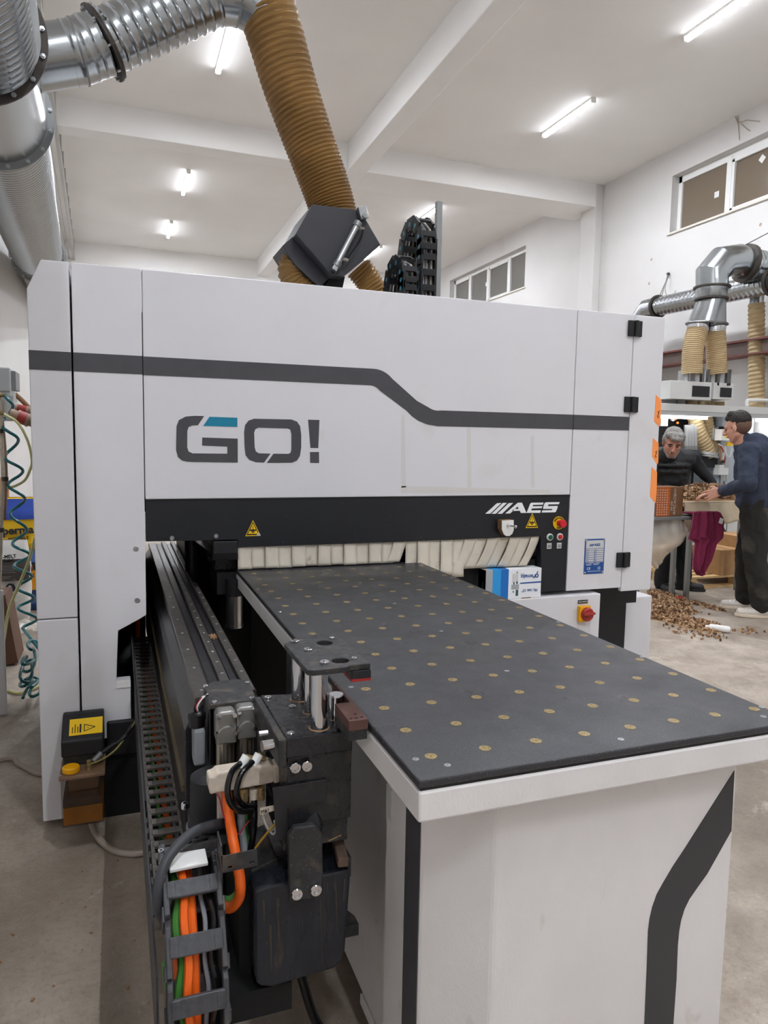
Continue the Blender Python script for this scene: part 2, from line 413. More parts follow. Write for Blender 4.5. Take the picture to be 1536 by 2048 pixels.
# concrete beams and pilaster
struct(M().box(3.34, YF, 5.6, 3.63, YB, HC + .02), 'trim_1', 'plaster_lit', bev=.01)
for k, (a, b) in enumerate(((XL, 3.34), (3.63, XR))):
    struct(M().box(a, 8.09, 5.62, b, 8.9 if k else 8.42, HC + .02), 'trim_%d' % (2 + k), 'plaster_lit', bev=.01)
struct(M().box(XL, 15.9, 5.45, XR, 16.2, HC), 'trim_4', 'plaster_lit')
struct(M().box(7.85, 8.07, 0, XR, 8.5, HC + .01), 'trim_5', 'plaster', bev=.01)
# red steel runway beam along the right wall
rb = struct(M().box(7.72, YF, 2.70, 7.78, YB, 2.86), 'trim_6', 'steel_web')
M().box(7.62, YF, 2.86, 7.9, YB, 2.885).build('top_flange', 'steel_red', rb)
M().box(7.62, YF, 2.68, 7.9, YB, 2.70).build('bottom_flange', 'steel_red', rb)
for k in range(7): M().box(7.63, 1.2 + 1.9 * k, 2.70, 7.72, 1.24 + 1.9 * k, 2.86).build('stiffener', 'steel_red', rb)

def window(name, W, divs, pane, stickers):
    y0, y1, z0, z1 = W; x = XR + .13
    o = M().box(x, y0, z1 - .10, x + .06, y1, z1).box(x, y0, z0, x + .06, y1, z0 + .05).box(x, y0, z0, x + .06, y0 + .05, z1).box(x, y1 - .07, z0, x + .06, y1, z1)
    fr = struct(o, name, 'pvc_white', bev=.004)
    edges = [y0] + divs + [y1]
    for d in divs: M().box(x - .012, d - .045, z0 + .04, x + .06, d + .045, z1 - .04).build('mullion', 'pvc_white', fr, bev=.004)
    for a, b in zip(edges[:-1], edges[1:]): M().box(x + .03, a + .02, z0 + .04, x + .038, b - .02, z1 - .09).build('pane', pane, fr)
    for k, (a, b) in enumerate(zip(edges[:-1], edges[1:])):
        if k % 2:
            s = M().box(x - .006, a + .045, z0 + .05, x + .03, a + .09, z1 - .1).box(x - .006, b - .09, z0 + .05, x + .03, b - .045, z1 - .1)
            s.box(x - .006, a + .045, z0 + .05, x + .03, b - .045, z0 + .09).box(x - .006, a + .045, z1 - .14, x + .03, b - .045, z1 - .1).build('sash', 'pvc_white', fr, bev=.003)
    M().box(XR - .03, y0 - .04, z0 - .03, XR + .2, y1 + .04, z0).build('sill', 'stone_sill', fr, bev=.004)
    for y, z, a in stickers: M().obox((x + .024, y, z), (.004, .085, .085), (a, 0, 0)).build('sticker', 'white_plastic', fr)
window('window_1', W1, [3.4, 5.38], 'window_pane_brown', [(5.62, 5.12, .0), (4.85, 5.35, .785)])
window('window_2', W2, [11.5, 12.5, 13.4], 'window_pane_grey', [(10.78, 5.2, .1), (12.62, 5.2, .1)])
# sheet behind the panes
M().box(XR + .29, W1[0] - .1, 4.7, XR + .3, W1[1] + .1, 5.7).build('pane_backing', 'window_pane_brown', bpy.data.objects['window_1'])
M().box(XR + .29, W2[0] - .1, 4.7, XR + .3, W2[1] + .1, 5.7).build('pane_backing', 'window_pane_grey', bpy.data.objects['window_2'])
# plaster chips and nail holes on the right wall
wr = bpy.data.objects['wall_right']
for p in ((8, 6.751, 4.444), (8, 6.78, 4.077), (8, 4.662, 4.428), (8, 4.652, 4.118)):
    M().lathe((p[0] + .001, p[1], p[2]), (-1, 0, 0), [(0, .026), (.006, .016), (.006, 0)], 9).build('chip', 'wall_chip', wr)
# cobweb crack at the ceiling line
cr = M()
for pth in ([(7.99, 5.16, 5.992), (7.99, 5.13, 5.83), (7.99, 5.099, 5.656)], [(7.99, 5.153, 5.897), (7.99, 4.983, 5.87), (7.99, 4.772, 5.769)], [(7.99, 5.091, 5.867), (7.99, 4.981, 5.754), (7.99, 4.928, 5.708)], [(7.99, 5.205, 6.009), (7.99, 5.144, 5.894)]):
    cr.tube(pth, .006, 5)
cr.build('crack', 'wall_chip', wr)['kind'] = 'stuff'

# ceiling battens
LAMPS = [(1.2, 5.98, 'LED batten nearest the galvanized elbow, upper left of the ceiling'),
         (1.16, 10.75, 'LED batten in the left bay just beyond the first cross beam'),
         (1.08, 13.86, 'farthest LED batten in the left bay, close to the back wall'),
         (5.93, 3.3, 'LED batten cut by the top right corner of the photo'),
         (5.87, 6.05, 'LED batten in the right bay in front of the cross beam'),
         (5.8, 10.75, 'LED batten seen beside the thin grey post on the machine'),
         (5.75, 13.9, 'LED batten partly hidden by the right corner of the dust hood')]
LAMPS += [(1.2, y, 'LED batten above the photographer, left row%s' % t) for y, t in ((1.6, ', nearer the machine'), (-3.2, ', behind'))] + [(5.9, y, 'LED batten above the photographer, right row%s' % t) for y, t in ((-.9, ', nearer the machine'), (-4.6, ', behind'))] + [(-.2, -5.2, 'LED batten above the photographer, by the front wall')]
for x, y, lab in LAMPS:
    t = thing('ceiling_light', lab, 'lamp', (x, y, HC), 'LED battens on the ceiling')
    M().box(x - .03, y - .59, HC - .03, x + .03, y + .59, HC - .0005).box(x - .034, y - .6, HC - .07, x + .034, y - .575, HC - .0005).box(x - .034, y + .575, HC - .07, x + .034, y + .6, HC - .0005).build('housing', 'lamp_housing', t, bev=.003)
    M().prism([(x - .03, HC - .03), (x - .03, HC - .06), (x - .022, HC - .072), (x + .022, HC - .072), (x + .03, HC - .06), (x + .03, HC - .03)], 'y', y - .574, y + .574).build('diffuser', 'tube_side', t)
    M().box(x - .021, y - .57, HC - .0728, x + .021, y + .57, HC - .0722).build('led_strip', 'tube_lamp', t)
# cable trunking along the upper left
tr = thing('cable_trunking', 'grey perforated cable trunking running along the left ceiling edge', 'cable tray', (-.8, 5.2, 5.6))
P0, P1 = Vector((-0.663, 5.088, 5.6)), Vector((-0.956, 16.013, 5.6))
M().bar(P0, P1, .05, .06).build('channel', 'trunking', tr)
M().bar(P0 + Vector((-.1, 0, .01)), P1 + Vector((-.1, 0, .01)), .012, .03).build('edge_strip', 'trunking', tr)
for k in range(14):
    q = P0.lerp(P1, (k + .5) / 14); M().box(q.x - .025, q.y - .02, q.z - .02, q.x + .025, q.y + .02, HC - .002).build('bracket', 'trunking', tr)

# ================================================================== THE DRILLING MACHINE
mc = thing('drilling_machine', 'large light grey and black panel drilling machine with GO! lettering on its front', 'machine', (1.0, .7, 0))
XA, X1, X2, X3, X4, X5 = -.303, -.160, .083, 1.997, 2.316, 2.497
ZT, ZB, ZP, DP = 2.118, 1.257, .795, 1.5
G = .004
# left column: outer covers, inner column panel with a notch for the cable chain
def stripe(parent, poly, y=-.0015): return M().prism(poly, 'y', y, .004).build('stripe', 'stripe_grey', parent)
p = M().prism([(XA, .817), (X1 - G, .817), (X1 - G, ZT), (-.255, ZT), (XA, 2.014)], 'y', 0, .45).build('cover_panel', 'panel_white', mc, bev=.004)
stripe(p, [(XA, 1.731), (X1 - G, 1.731), (X1 - G, 1.799), (XA, 1.799)])
M().box(XA, 0, .03, X1 - G, .45, .813).build('cover_panel', 'panel_white', mc, bev=.004)
p = M().prism([(X1 + .003, .33), (.02, .33), (.02, .556), (-.031, .556), (-.022, .753), (.06, .795), (X2 - .001, .808), (X2 - .001, ZT), (X1 + .003, ZT)], 'y', 0, .05).build('column_panel', 'panel_white', mc, bev=.003)
stripe(p, [(X1 + .003, 1.731), (X2 - .001, 1.731), (X2 - .001, 1.799), (X1 + .003, 1.799)])
M().box(X1 + .01, .06, .0, -.04, DP, ZT - .02).box(XA + .01, .45, 0, -.05, DP, ZT - .01).box(-.04, .06, 1.1, X2, DP, ZT - .02).build('column_frame', 'inner_dark', mc)
# main front panel with the kinked stripe
p = M().box(X2 + .002, 0, ZB + .002, X3 - .002, .05, ZT).build('front_panel', 'panel_white', mc, bev=.004)
up = [(X2 + .002, 1.798), (.98, 1.798)] + [(1.0 + .115 * math.sin(a), 1.683 + .115 * math.cos(a)) for a in [i * .104 for i in range(0, 9)]]
lo = [(X2 + .002, 1.729), (.98, 1.729)] + [(.985 + .06 * math.sin(a), 1.669 + .06 * math.cos(a)) for a in [i * .104 for i in range(0, 9)]]
up += [(1.20, 1.672)] + [(1.30 - .10 * math.cos(a) * .86, 1.728 - .09 * math.sin(a) - .005) for a in [.75 + i * .1 for i in range(0, 9)]][3:] + [(1.32, 1.6345), (X3 - .002, 1.6355)]
lo += [(1.155, 1.628), (1.18, 1.605), (1.21, 1.587), (1.25, 1.573), (1.30, 1.566), (X3 - .002, 1.567)]
stripe(p, up + lo[::-1])
# GO! lettering
def letter(parent, poly, m='stripe_grey', y=-.0012, holes=None): return M().prism(poly, 'y', y, .003).build('letter', m, parent)
def GP(pts): # photo-surveyed lettering, panel plane
    return pts
letter(p, [(0.307, 1.582), (0.269, 1.582), (0.237, 1.578), (0.212, 1.564), (0.203, 1.541), (0.2, 1.449), (0.207, 1.422), (0.222, 1.409), (0.244, 1.404), (0.436, 1.402), (0.436, 1.497), (0.299, 1.499), (0.298, 1.468), (0.395, 1.465), (0.395, 1.437), (0.262, 1.437), (0.247, 1.444), (0.242, 1.459), (0.243, 1.523), (0.248, 1.538), (0.261, 1.544), (0.283, 1.546)])
letter(p, [(0.327, 1.58), (0.435, 1.579), (0.435, 1.543), (0.303, 1.544)], 'teal_print')
letter(p, [(0.541, 1.403), (0.508, 1.404), (0.482, 1.413), (0.467, 1.431), (0.463, 1.462), (0.461, 1.522), (0.465, 1.551), (0.479, 1.569), (0.5, 1.577), (0.652, 1.578), (0.675, 1.57), (0.688, 1.552), (0.693, 1.516), (0.693, 1.465), (0.688, 1.431), (0.676, 1.412), (0.655, 1.403), (0.552, 1.402), (0.579, 1.439), (0.641, 1.439), (0.649, 1.444), (0.652, 1.455), (0.652, 1.519), (0.647, 1.537), (0.636, 1.541), (0.518, 1.542), (0.506, 1.536), (0.501, 1.522), (0.503, 1.463), (0.508, 1.447), (0.52, 1.44), (0.567, 1.439)])
letter(p, [(0.721, 1.579), (0.769, 1.579), (0.765, 1.464), (0.732, 1.464)]); letter(p, [(0.73, 1.447), (0.768, 1.448), (0.769, 1.402), (0.731, 1.403)])
# faint tape residue marks
for q in ([(1.131, 1.609), (1.145, 1.61), (1.158, 1.299), (1.137, 1.299)], [(1.443, 1.574), (1.461, 1.575), (1.475, 1.297), (1.455, 1.297)], [(1.771, 1.532), (1.787, 1.532), (1.8, 1.295), (1.784, 1.295)], [(1.137, 1.305), (1.885, 1.283), (1.885, 1.269), (1.138, 1.275)]):
    M().prism(q, 'y', -.0006, .002).build('tape_residue', 'tape_mark', p)
# right side panel, door, hinges
p = M().box(X3 + .001, 0, ZP, X4 - .002, .6, ZT).build('side_panel', 'panel_white', mc, bev=.003)
stripe(p, [(X3 + .001, 1.567), (X4 - .002, 1.569), (X4 - .002, 1.634), (X3 + .001, 1.6355)])
M().obox(((X4 + X5) / 2 + .001, .013, (.775 + ZT) / 2), (X5 - X4 - .002, .026, ZT - .775)).build('door', 'panel_white', mc, bev=.004)
M().box(X4 + .02, .03, ZP, X5 - .012, DP, ZT - .02).build('side_frame', 'panel_white', mc)
for zc in (2.052, 1.693, .935):
    h = M().box(X4 - .038, -.012, zc - .037, X4 - .002, .0, zc + .037).box(X4 + .008, -.012, zc - .037, X4 + .04, .0, zc + .037).build('hinge', 'black_plastic', mc, bev=.003)
    M().cyl((X4 + .004, -.014, zc - .037), (X4 + .004, -.014, zc + .037), .010, n=14).build('hinge_pin', 'black_plastic', h)
for q in ([(2.466, 1.745), (2.498, 1.724), (2.503, 1.609), (2.495, 1.592), (2.463, 1.618)], [(2.462, 1.535), (2.497, 1.511), (2.501, 1.415), (2.496, 1.405), (2.462, 1.444)], [(2.463, 1.392), (2.497, 1.368), (2.502, 1.266), (2.499, 1.213), (2.463, 1.246)]):
    s = M().prism(q, 'y', -.0015, .003).build('orange_sticker', 'orange_sticker', mc)
    cx = sum(a for a, b in q) / len(q); cz = sum(b for a, b in q) / len(q)
    if cz > 1.3:
        k = M()
        for (a, b), (c, d) in (((-.006, -.02), (.004, .0)), ((.004, -.0), (-.004, .006)), ((-.002, -.024), (.006, -.018)), ((.002, .004), (.006, .012))):
            k.bar((cx + a, -.002, cz + b), (cx + c, -.002, cz + d), .003, .0015, up=(0, 1, 0))
        k.build('pen_mark', 'black_print', s)
# top covers, rear, and dark boxes added so the interior looks shaded
M().box(XA, .4, ZT - .12, X5 - .02, DP, ZT - .10).build('top_plate', 'panel_white', mc)
M().box(.5, .3, .98, X3, DP, 1.95).build('dark_body_box', 'inner_dark', mc)
M().box(X2, .05, ZB - .05, X3, DP, ZT - .15).build('dark_gantry_box', 'inner_dark', mc)
# black fascia bar with its right leg
bar = M().prism([(X2 + .002, 1.096), (.435, 1.092), (.4355, 1.0615), (1.043, 1.062), (1.845, 1.066), (1.862, .797), (X3 - .002, .8), (X3 - .002, ZB), (X2 + .002, ZB)], 'y', .002, .045).build('fascia_bar', 'bar_black', mc, bev=.002)
M().box(X2, .001, ZB - .006, X3, .03, ZB + .002).build('fascia_seam', 'inner_dark', mc)
# AES lettering on the fascia
for q in ([(1.549, 1.177), (1.607, 1.224), (1.63, 1.225), (1.574, 1.177)], [(1.581, 1.176), (1.638, 1.225), (1.658, 1.225), (1.603, 1.176)], [(1.612, 1.176), (1.669, 1.224), (1.691, 1.224), (1.634, 1.175)],
          [(1.652, 1.176), (1.716, 1.225), (1.737, 1.225), (1.763, 1.177), (1.734, 1.177), (1.727, 1.188), (1.683, 1.187), (1.692, 1.195), (1.721, 1.196), (1.716, 1.208), (1.677, 1.176)],
          [(1.764, 1.177), (1.781, 1.218), (1.788, 1.224), (1.853, 1.224), (1.85, 1.214), (1.797, 1.214), (1.794, 1.207), (1.847, 1.207), (1.844, 1.198), (1.791, 1.197), (1.787, 1.188), (1.84, 1.188), (1.837, 1.176)],
          [(1.845, 1.177), (1.848, 1.187), (1.9, 1.187), (1.903, 1.193), (1.852, 1.194), (1.853, 1.205), (1.86, 1.222), (1.868, 1.225), (1.941, 1.225), (1.937, 1.215), (1.88, 1.215), (1.877, 1.207), (1.931, 1.207), (1.93, 1.197), (1.921, 1.178), (1.914, 1.177)]):
    letter(bar, q, 'white_print', .0005)
# warning triangles
def warn(cx, cz, s, damaged=False):
    def tri(k): return [(cx - .5 * k, cz - .42 * k), (cx + .5 * k, cz - .42 * k), (cx, cz + .62 * k)]
    w = M().prism(tri(s), 'y', .0005, .004).build('warning_sign', 'yellow', mc)
    M().prism(tri(s * .86), 'y', .0002, .002).build('sign_border', 'black_print', w)
    M().prism(tri(s * .66), 'y', -.0001, .001).build('sign_field', 'yellow', w)
    g = M()
    for a, b, c, d in ((-.2, -.12, -.05, .0), (.05, -.12, .2, .0), (-.1, -.22, .1, -.14), (-.02, .02, .02, .3), (-.07, -.12, .07, .03), (-.24, -.03, -.17, .05), (.17, -.03, .24, .05)):
        g.box(cx + a * s * .9, -.0004, cz + b * s * .9, cx + c * s * .9, .0005, cz + d * s * .9)
    g.build('pictogram', 'black_print', w)
    if damaged: M().prism([(cx + .22 * s, cz - .42 * s), (cx + .5 * s, cz - .42 * s), (cx + .42 * s, cz - .22 * s), (cx + .3 * s, cz - .2 * s)], 'y', -.0008, .0005).build('torn_patch', 'beige_plastic', w)
warn(.4965, 1.132, .062, True); warn(1.795, 1.134, .066)
# round headed bolts
def bolt(parent, c, d, r=.008, h=.006, m='steel', name='bolt'):
    o = M().lathe(c, d, [(0, r), (h * .75, r), (h, r * .86), (h, r * .5), (h * .55, r * .45), (h * .55, 0)], 16).build(name, m, parent); return o
for q in ((0.048, 0, 1.071), (0.05, 0, 0.87)): bolt(mc, q, (0, -1, 0), .010, .004)
for q in ((0.181, 0.002, 1.107), (0.35, 0.002, 1.11)): bolt(mc, q, (0, -1, 0), .009, .007)
# wooden hand-made latch with screw
lt = M().prism([(1.613, 1.149), (1.673, 1.15), (1.675, 1.104), (1.669, 1.088), (1.654, 1.077), (1.636, 1.078), (1.623, 1.09), (1.614, 1.108)], 'y', -.04, -.0371).build('latch_block', 'white_plastic', mc)
M().prism([(1.613, 1.149), (1.673, 1.15), (1.675, 1.104), (1.669, 1.088), (1.654, 1.077), (1.636, 1.078), (1.623, 1.09), (1.614, 1.108)], 'y', -.037, .001).build('latch_core', 'mdf', lt)
q = Vector((1.643, -0.042, 1.126)); M().cyl(q, q + Vector((.012, -.045, 0)), .004, n=10).ball(q + Vector((.012, -.047, 0)), .008, nu=10, nv=7).ball(q, .007, nu=10, nv=6).build('latch_screw', 'chrome', lt)
# emergency stop and push buttons
c = Vector((1.939, 0, 1.126)); es = M().cyl(c + Vector((0, .003, 0)), c + Vector((0, -.004, 0)), .031, n=32).build('emergency_stop_plate', 'yellow', mc)
M().lathe(c + Vector((0, -.004, 0)), (0, -1, 0), [(0, .014), (.018, .014), (.02, .019), (.034, .019), (.040, .016), (.040, 0)], 24).build('emergency_stop_button', 'red_plastic', es)
for ch, a in zip('EMERGENCY', [2.75 - .3 * i for i in range(9)]): text('print', ch, .011, 'black_print', c + Vector((.0245 * math.cos(a), -.0045, .0245 * math.sin(a))), (math.sin(a), 0, -math.cos(a)), (math.cos(a), 0, math.sin(a)), es, bold=.0004)
for ch, a in zip('STOP', [-1.95 + .27 * i for i in range(4)]): text('print', ch, .011, 'black_print', c + Vector((.0245 * math.cos(a), -.0045, .0245 * math.sin(a))), (-math.sin(a), 0, math.cos(a)), (-math.cos(a), 0, -math.sin(a)), es, bold=.0004)
for q, m in (((1.894, 0, 1.06), 'green_button'), ((1.949, 0, 1.06), 'red_plastic')):
    c = Vector(q); b = M().lathe(c + Vector((0, .003, 0)), (0, -1, 0), [(0, .017), (.006, .017), (.008, .012), (.008, 0)], 24).build('button_bezel', 'white_plastic', mc)
    M().lathe(c + Vector((0, -.005, 0)), (0, -1, 0), [(0, .0115), (.004, .0115), (.005, .010), (.005, 0)], 20).build('push_button', m, b)
    l = M().box(c.x - .013, .0005, c.z - .056, c.x + .012, .003, c.z - .029).build('button_label', 'label_grey', mc)
    M().box(c.x - .009, 0, c.z - .041, c.x + .008, .001, c.z - .038).box(c.x - .009, 0, c.z - .049, c.x + .008, .001, c.z - .0455).build('label_print', 'black_print', l)
# blue rating plate
pl = [(2.092, 1.046), (2.206, 1.042), (2.208, 0.873), (2.095, 0.876)]
x0, x1 = pl[0][0], pl[1][0]; z1, z0 = pl[0][1] - .002, pl[2][1]
np_ = M().box(x0, -.0025, z0, x1, 0, z1).build('rating_plate', 'blue_plate', mc)
M().box(x0 + .006, -.0028, z0 + .057, x1 - .005, -.001, z1 - .007).build('plate_field', 'label_grey', np_)
g = M(); h = z1 - z0
for k in range(8): g.box(x0 + .006, -.0031, z1 - .048 - k * .0105, x1 - .005, -.002, z1 - .046 - k * .0105)
g.box((x0 + x1) / 2 - .001, -.0031, z0 + .057, (x0 + x1) / 2 + .001, -.002, z1 - .058)
for k in range(7):
    for s in (0, 1): g.box(x0 + .008 + s * .046, -.0031, z1 - .0545 - k * .0105, x0 + .024 + s * .046, -.002, z1 - .0525 - k * .0105)
g.build('plate_lines', 'blue_plate', np_)
g = M(); cx = (x0 + x1) / 2; zz = z1 - .03
for k in range(3): g.prism([(cx - .034 + .008 * k, zz - .006), (cx - .028 + .008 * k, zz - .006), (cx - .019 + .008 * k, zz + .006), (cx - .025 + .008 * k, zz + .006)], 'y', -.0031, -.002)
g.build('plate_logo', 'blue_plate', np_)
text('plate_print', 'AES', .017, 'blue_plate', (cx + .013, -.003, zz), (1, 0, 0), (0, 0, 1), np_, sx=1.25, bold=.0006)
text('plate_print', 'CE', .016, 'white_print', (x0 + .026, -.003, z0 + .026), (1, 0, 0), (0, 0, 1), np_)
g = M()
for k, (a, b) in enumerate(((.008, .088), (.010, .044), (.012, .04), (.052, .088), (.054, .08))): g.box(x0 + a, -.003, z0 + (.053, .047, .043, .048, .044)[k], x0 + b, -.002, z0 + (.0545, .0485, .0445, .0495, .0455)[k])
g.box(x0 + .02, -.003, z0 + .012, x1 - .018, -.002, z0 + .0135)
g.ring((x1 - .028, -.0027, z0 + .027), (0, 1, 0), .007, .005, .0008, 16).build('plate_small_print', 'white_print', np_)
for a in (x0 + .006, x1 - .006):
    for b in (z0 + .007, z1 - .007): M().ball((a, -.003, b), .0055, (1, .5, 1), 10, 6).build('rivet', 'chrome', np_)
# canvas strip curtain: one flap after the other below the fascia
xs = .437; k = 0
while xs < 1.83:
    wd = .0575 + random.uniform(-.002, .003); x0, x1 = xs, min(xs + wd, 1.845); t = k % 2
    if xs < 1.10: zb, sh, out = .968 + random.uniform(0, .004), 0.0, 0.0
    elif xs < 1.16: zb, sh, out = .972, -.03, .0
    elif xs < 1.40: zb, sh, out = .895 + random.uniform(-.008, .012), 0.0, .0
    else: zb, sh, out = .924, -.055, .012
    ph = random.uniform(-.004, .004)
    def fl(u, v, x0=x0, x1=x1, zb=zb, sh=sh, out=out, t=t, ph=ph):
        z = 1.064 + (zb - 1.064) * v
        return (x0 + (x1 - x0) * u + sh * v ** 1.4 , .012 + .004 * t + (out + ph) * v ** 1.5 + .006 * math.sin(PI * v) * (u - .5), z)
    M().grid(fl, 4, 8).build('curtain_strip', 'canvas', mc, solid=.0025)
    xs += wd - .001; k += 1
# base cabinet with the main switch, plinths
M().box(1.2, -.02, .02, 2.183, .9, .777).build('base_cabinet', 'panel_white', mc, bev=.005)
M().box(2.185, .18, 0, 2.5, 1.0, .80).build('base_column', 'black_plastic', mc)
M().box(2.21, .20, .66, 2.58, .5, .79).build('base_crossbar', 'black_plastic', mc)
M().box(2.592, .355, .0, 2.82, 1.1, .65).build('side_pedestal', 'panel_white', mc, bev=.006)
sx, sz = (2.082, -0.02, 0.687)[0], (2.082, -0.02, 0.687)[2]
sw = M().box(sx - .032, -.045, sz - .038, sx + .030, -.02, sz + .038).build('main_switch_plate', 'yellow_cap', mc, bev=.003)
M().lathe((sx + .006, -.045, sz), (0, -1, 0), [(0, .033), (.012, .033), (.018, .028), (.018, 0)], 28).build('main_switch_knob', 'red_dark', sw)
M().bar((sx - .026, -.07, sz + .004), (sx + .034, -.07, sz + .008), .012, .016, up=(0, 1, 0)).build('switch_grip', 'red_dark', sw, bev=.003)
ll = M().box(sx - .03, -.024, sz + .048, sx + .026, -.0195, sz + .064).build('switch_label', 'black_print', mc)
text('label_print', 'MAIN SWITCH', .0085, 'white_print', (sx - .002, -.0243, sz + .056), (1, 0, 0), (0, 0, 1), ll)
# inside of the left opening: clamp guides and a light gap at the back
M().box(.36, .25, 1.02, .47, 1.3, 1.075).build('clamp_guide', 'black_metal', mc, bev=.004)
M().box(.30, .9, .6, .36, 1.5, 1.3).build('inner_post', 'black_metal', mc)
M().box(.5, .06, .35, 1.9, DP, .945).build('dark_table_box', 'inner_dark', mc)  # dark box added so the opening behind the strips looks shaded
M().box(-.16, .1, .35, .04, DP, .42).box(.33, .4, .0, .5, DP, .3).build('base_frame', 'inner_dark', mc)
M().box(-.15, .02, .0, .12, .05, .33).build('void_sheet', 'inner_dark', mc)  # black sheet in place of the dark void under the column
M().box(-.03, -.004, .528, .02, .0, .556).build('notch_tab', 'white_plastic', mc)
M().box(-.05, 1.36, .0, .116, 1.38, 1.1).build('blackout_panel', 'inner_dark', mc)  # dark panel added to make the machine's interior darker
M().box(.31, 1.30, .0, .50, 1.32, .90).build('blackout_panel', 'inner_dark', mc)  # second added dark panel, blacks out the view between rail and table

# ================================================================== INFEED TABLE
def holed(mb, outer, holes, axis, a, b):
    from mathutils.geometry import tessellate_polygon
    loops = [outer] + holes; flat = [q for l in loops for q in l]
    tris = tessellate_polygon([[Vector((q[0], q[1], 0)) for q in l] for l in loops])
    def P(p, v): return (p[0], v, p[1]) if axis == 'y' else (p[0], p[1], v) if axis == 'z' else (v, p[0], p[1])
    n = len(flat); vs = [P(q, a) for q in flat] + [P(q, b) for q in flat]
    fs = [tuple(t) for t in tris] + [tuple(i + n for i in t)[::-1] for t in tris]
    k = 0
    for l in loops:
        m = len(l); fs += [(k + i, k + (i + 1) % m, n + k + (i + 1) % m, n + k + i) for i in range(m)]; k += m
    mb.add(vs, fs); return mb
def fix_normals(o):
    bm = bmesh.new(); bm.from_mesh(o.data); bmesh.ops.recalc_face_normals(bm, faces=bm.faces); bm.to_mesh(o.data); bm.free(); return o
tb = thing('infeed_table', 'black topped infeed table with brass air nozzles on a white pedestal', 'table', (.85, -1.3, 0))
TX0, TX1, TY0, TY1, TZ = .435, 1.243, -1.886, .05, .964
M().box(TX0, TY0, .9505, TX1, TY1, TZ).build('table_top', 'phenolic', tb, bev=.003)
M().box(TX0 + .004, TY0 + .004, .945, TX1 - .004, TY1, .9505).build('table_gasket', 'phenolic_edge', tb)
pt = M(); holed(pt, [(TX0, TY0), (TX1, TY0), (TX1, TY1), (TX0, TY1)], [[(TX0 + .03, TY0 + .03), (TX1 - .03, TY0 + .03), (TX1 - .03, TY1 - .03), (TX0 + .03, TY1 - .03)]], 'z', .893, .945)
rf = fix_normals(pt.build('rim_frame', 'table_white', tb)); md = rf.modifiers.new('bevel', 'BEVEL'); md.width = .004; md.segments = 2; md.limit_method = 'ANGLE'
M().box(TX0 + .03, TY0 + .03, .91, TX1 - .03, TY1 - .03, .92).build('under_plate', 'table_white', tb)
nz_me = None
for j in range(16):
    for i in range(8):
        x, y = .489 + .1036 * i, -1.808 + .1163 * j
        if nz_me is None:
            o = M().lathe((0, 0, 0), (0, 0, 1), [(-.001, .0112), (.0006, .0108), (.0006, .0018), (-.0006, .0014), (-.0006, 0)], 14).build('air_nozzle', 'brass', tb); nz_me = o.data
        else: o = link(bpy.data.objects.new('air_nozzle', nz_me), tb)
        o.location = (x, y, TZ); o.rotation_euler = (0, 0, random.random() * 6)
sc_me = None
for p in [(0.46, -1.81, 0.964), (0.502, -1.847, 0.964), (0.85, -1.849, 0.964), (1.235, -1.443, 0.964), (1.239, -1.804, 0.964), (1.198, -1.845, 0.964), (1.23, -1.074, 0.964), (0.847, -1.439, 0.964), (0.462, -1.437, 0.964), (0.456, -0.719, 0.964), (0.842, -0.707, 0.964), (0.846, -1.069, 0.964), (0.839, -0.35, 0.964), (0.452, -0.362, 0.964), (1.224, -0.344, 0.964)]:
    if sc_me is None:
        o = M().lathe((0, 0, 0), (0, 0, 1), [(-.001, .0062), (.0003, .006), (.0003, .0046), (.0008, .0042), (.0008, .0018), (-.0005, .0015), (-.0005, 0)], 12).build('screw', 'steel', tb); sc_me = o.data
    else: o = link(bpy.data.objects.new('screw', sc_me), tb)
    o.location = p
# pedestal
ped = M().prism([(.603, -1.84), (1.143, -1.84), (1.215, -1.75), (1.215, -1.566), (.5, -1.566), (.5, -1.75)], 'z', 0, .893).build('pedestal', 'table_white', tb, bev=.006)
M().prism([(1.136, 0.858), (1.023, 0.716), (0.996, 0.684), (0.975, 0.655), (0.961, 0.634), (0.952, 0.61), (0.947, 0.586), (0.945, 0.56), (0.947, 0.485), (0.949, 0.365)] + [(1.0, 0.02), (1.052, 0.02)] + [(1.021, 0.344), (1.022, 0.439), (1.02, 0.514), (1.021, 0.542), (1.024, 0.565), (1.031, 0.588), (1.042, 0.607), (1.061, 0.628), (1.083, 0.651), (1.139, 0.732)], 'y', -1.8415, -1.838).build('stripe', 'stripe_worn', ped)
M().box(.4988, -1.747, .02, .503, -1.678, .892).build('stripe', 'stripe_grey', ped)
M().box(.4985, -1.60, .735, .503, -1.57, .80).build('paper_label', 'label_grey', ped)
M().box(.545, -1.566, .12, 1.17, -.95, .893).build('support_box', 'table_white', tb, bev=.004)
M().box(.540, -1.40, .09, .66, -1.30, .118).build('support_lip', 'table_white', tb, bev=.003)
M().prism([(.555, .0), (.60, .0), (.635, .12), (.545, .12)], 'y', -1.50, -1.44).build('foot', 'table_white', tb, bev=.003)
M().box(.50, -.92, 0, 1.17, -.86, .893).build('rear_leg_panel', 'mdf_edge', tb)
M().box(.46, -.86, .45, .50, -.80, .893).build('perforated_rail', 'galvanized_dark', tb)

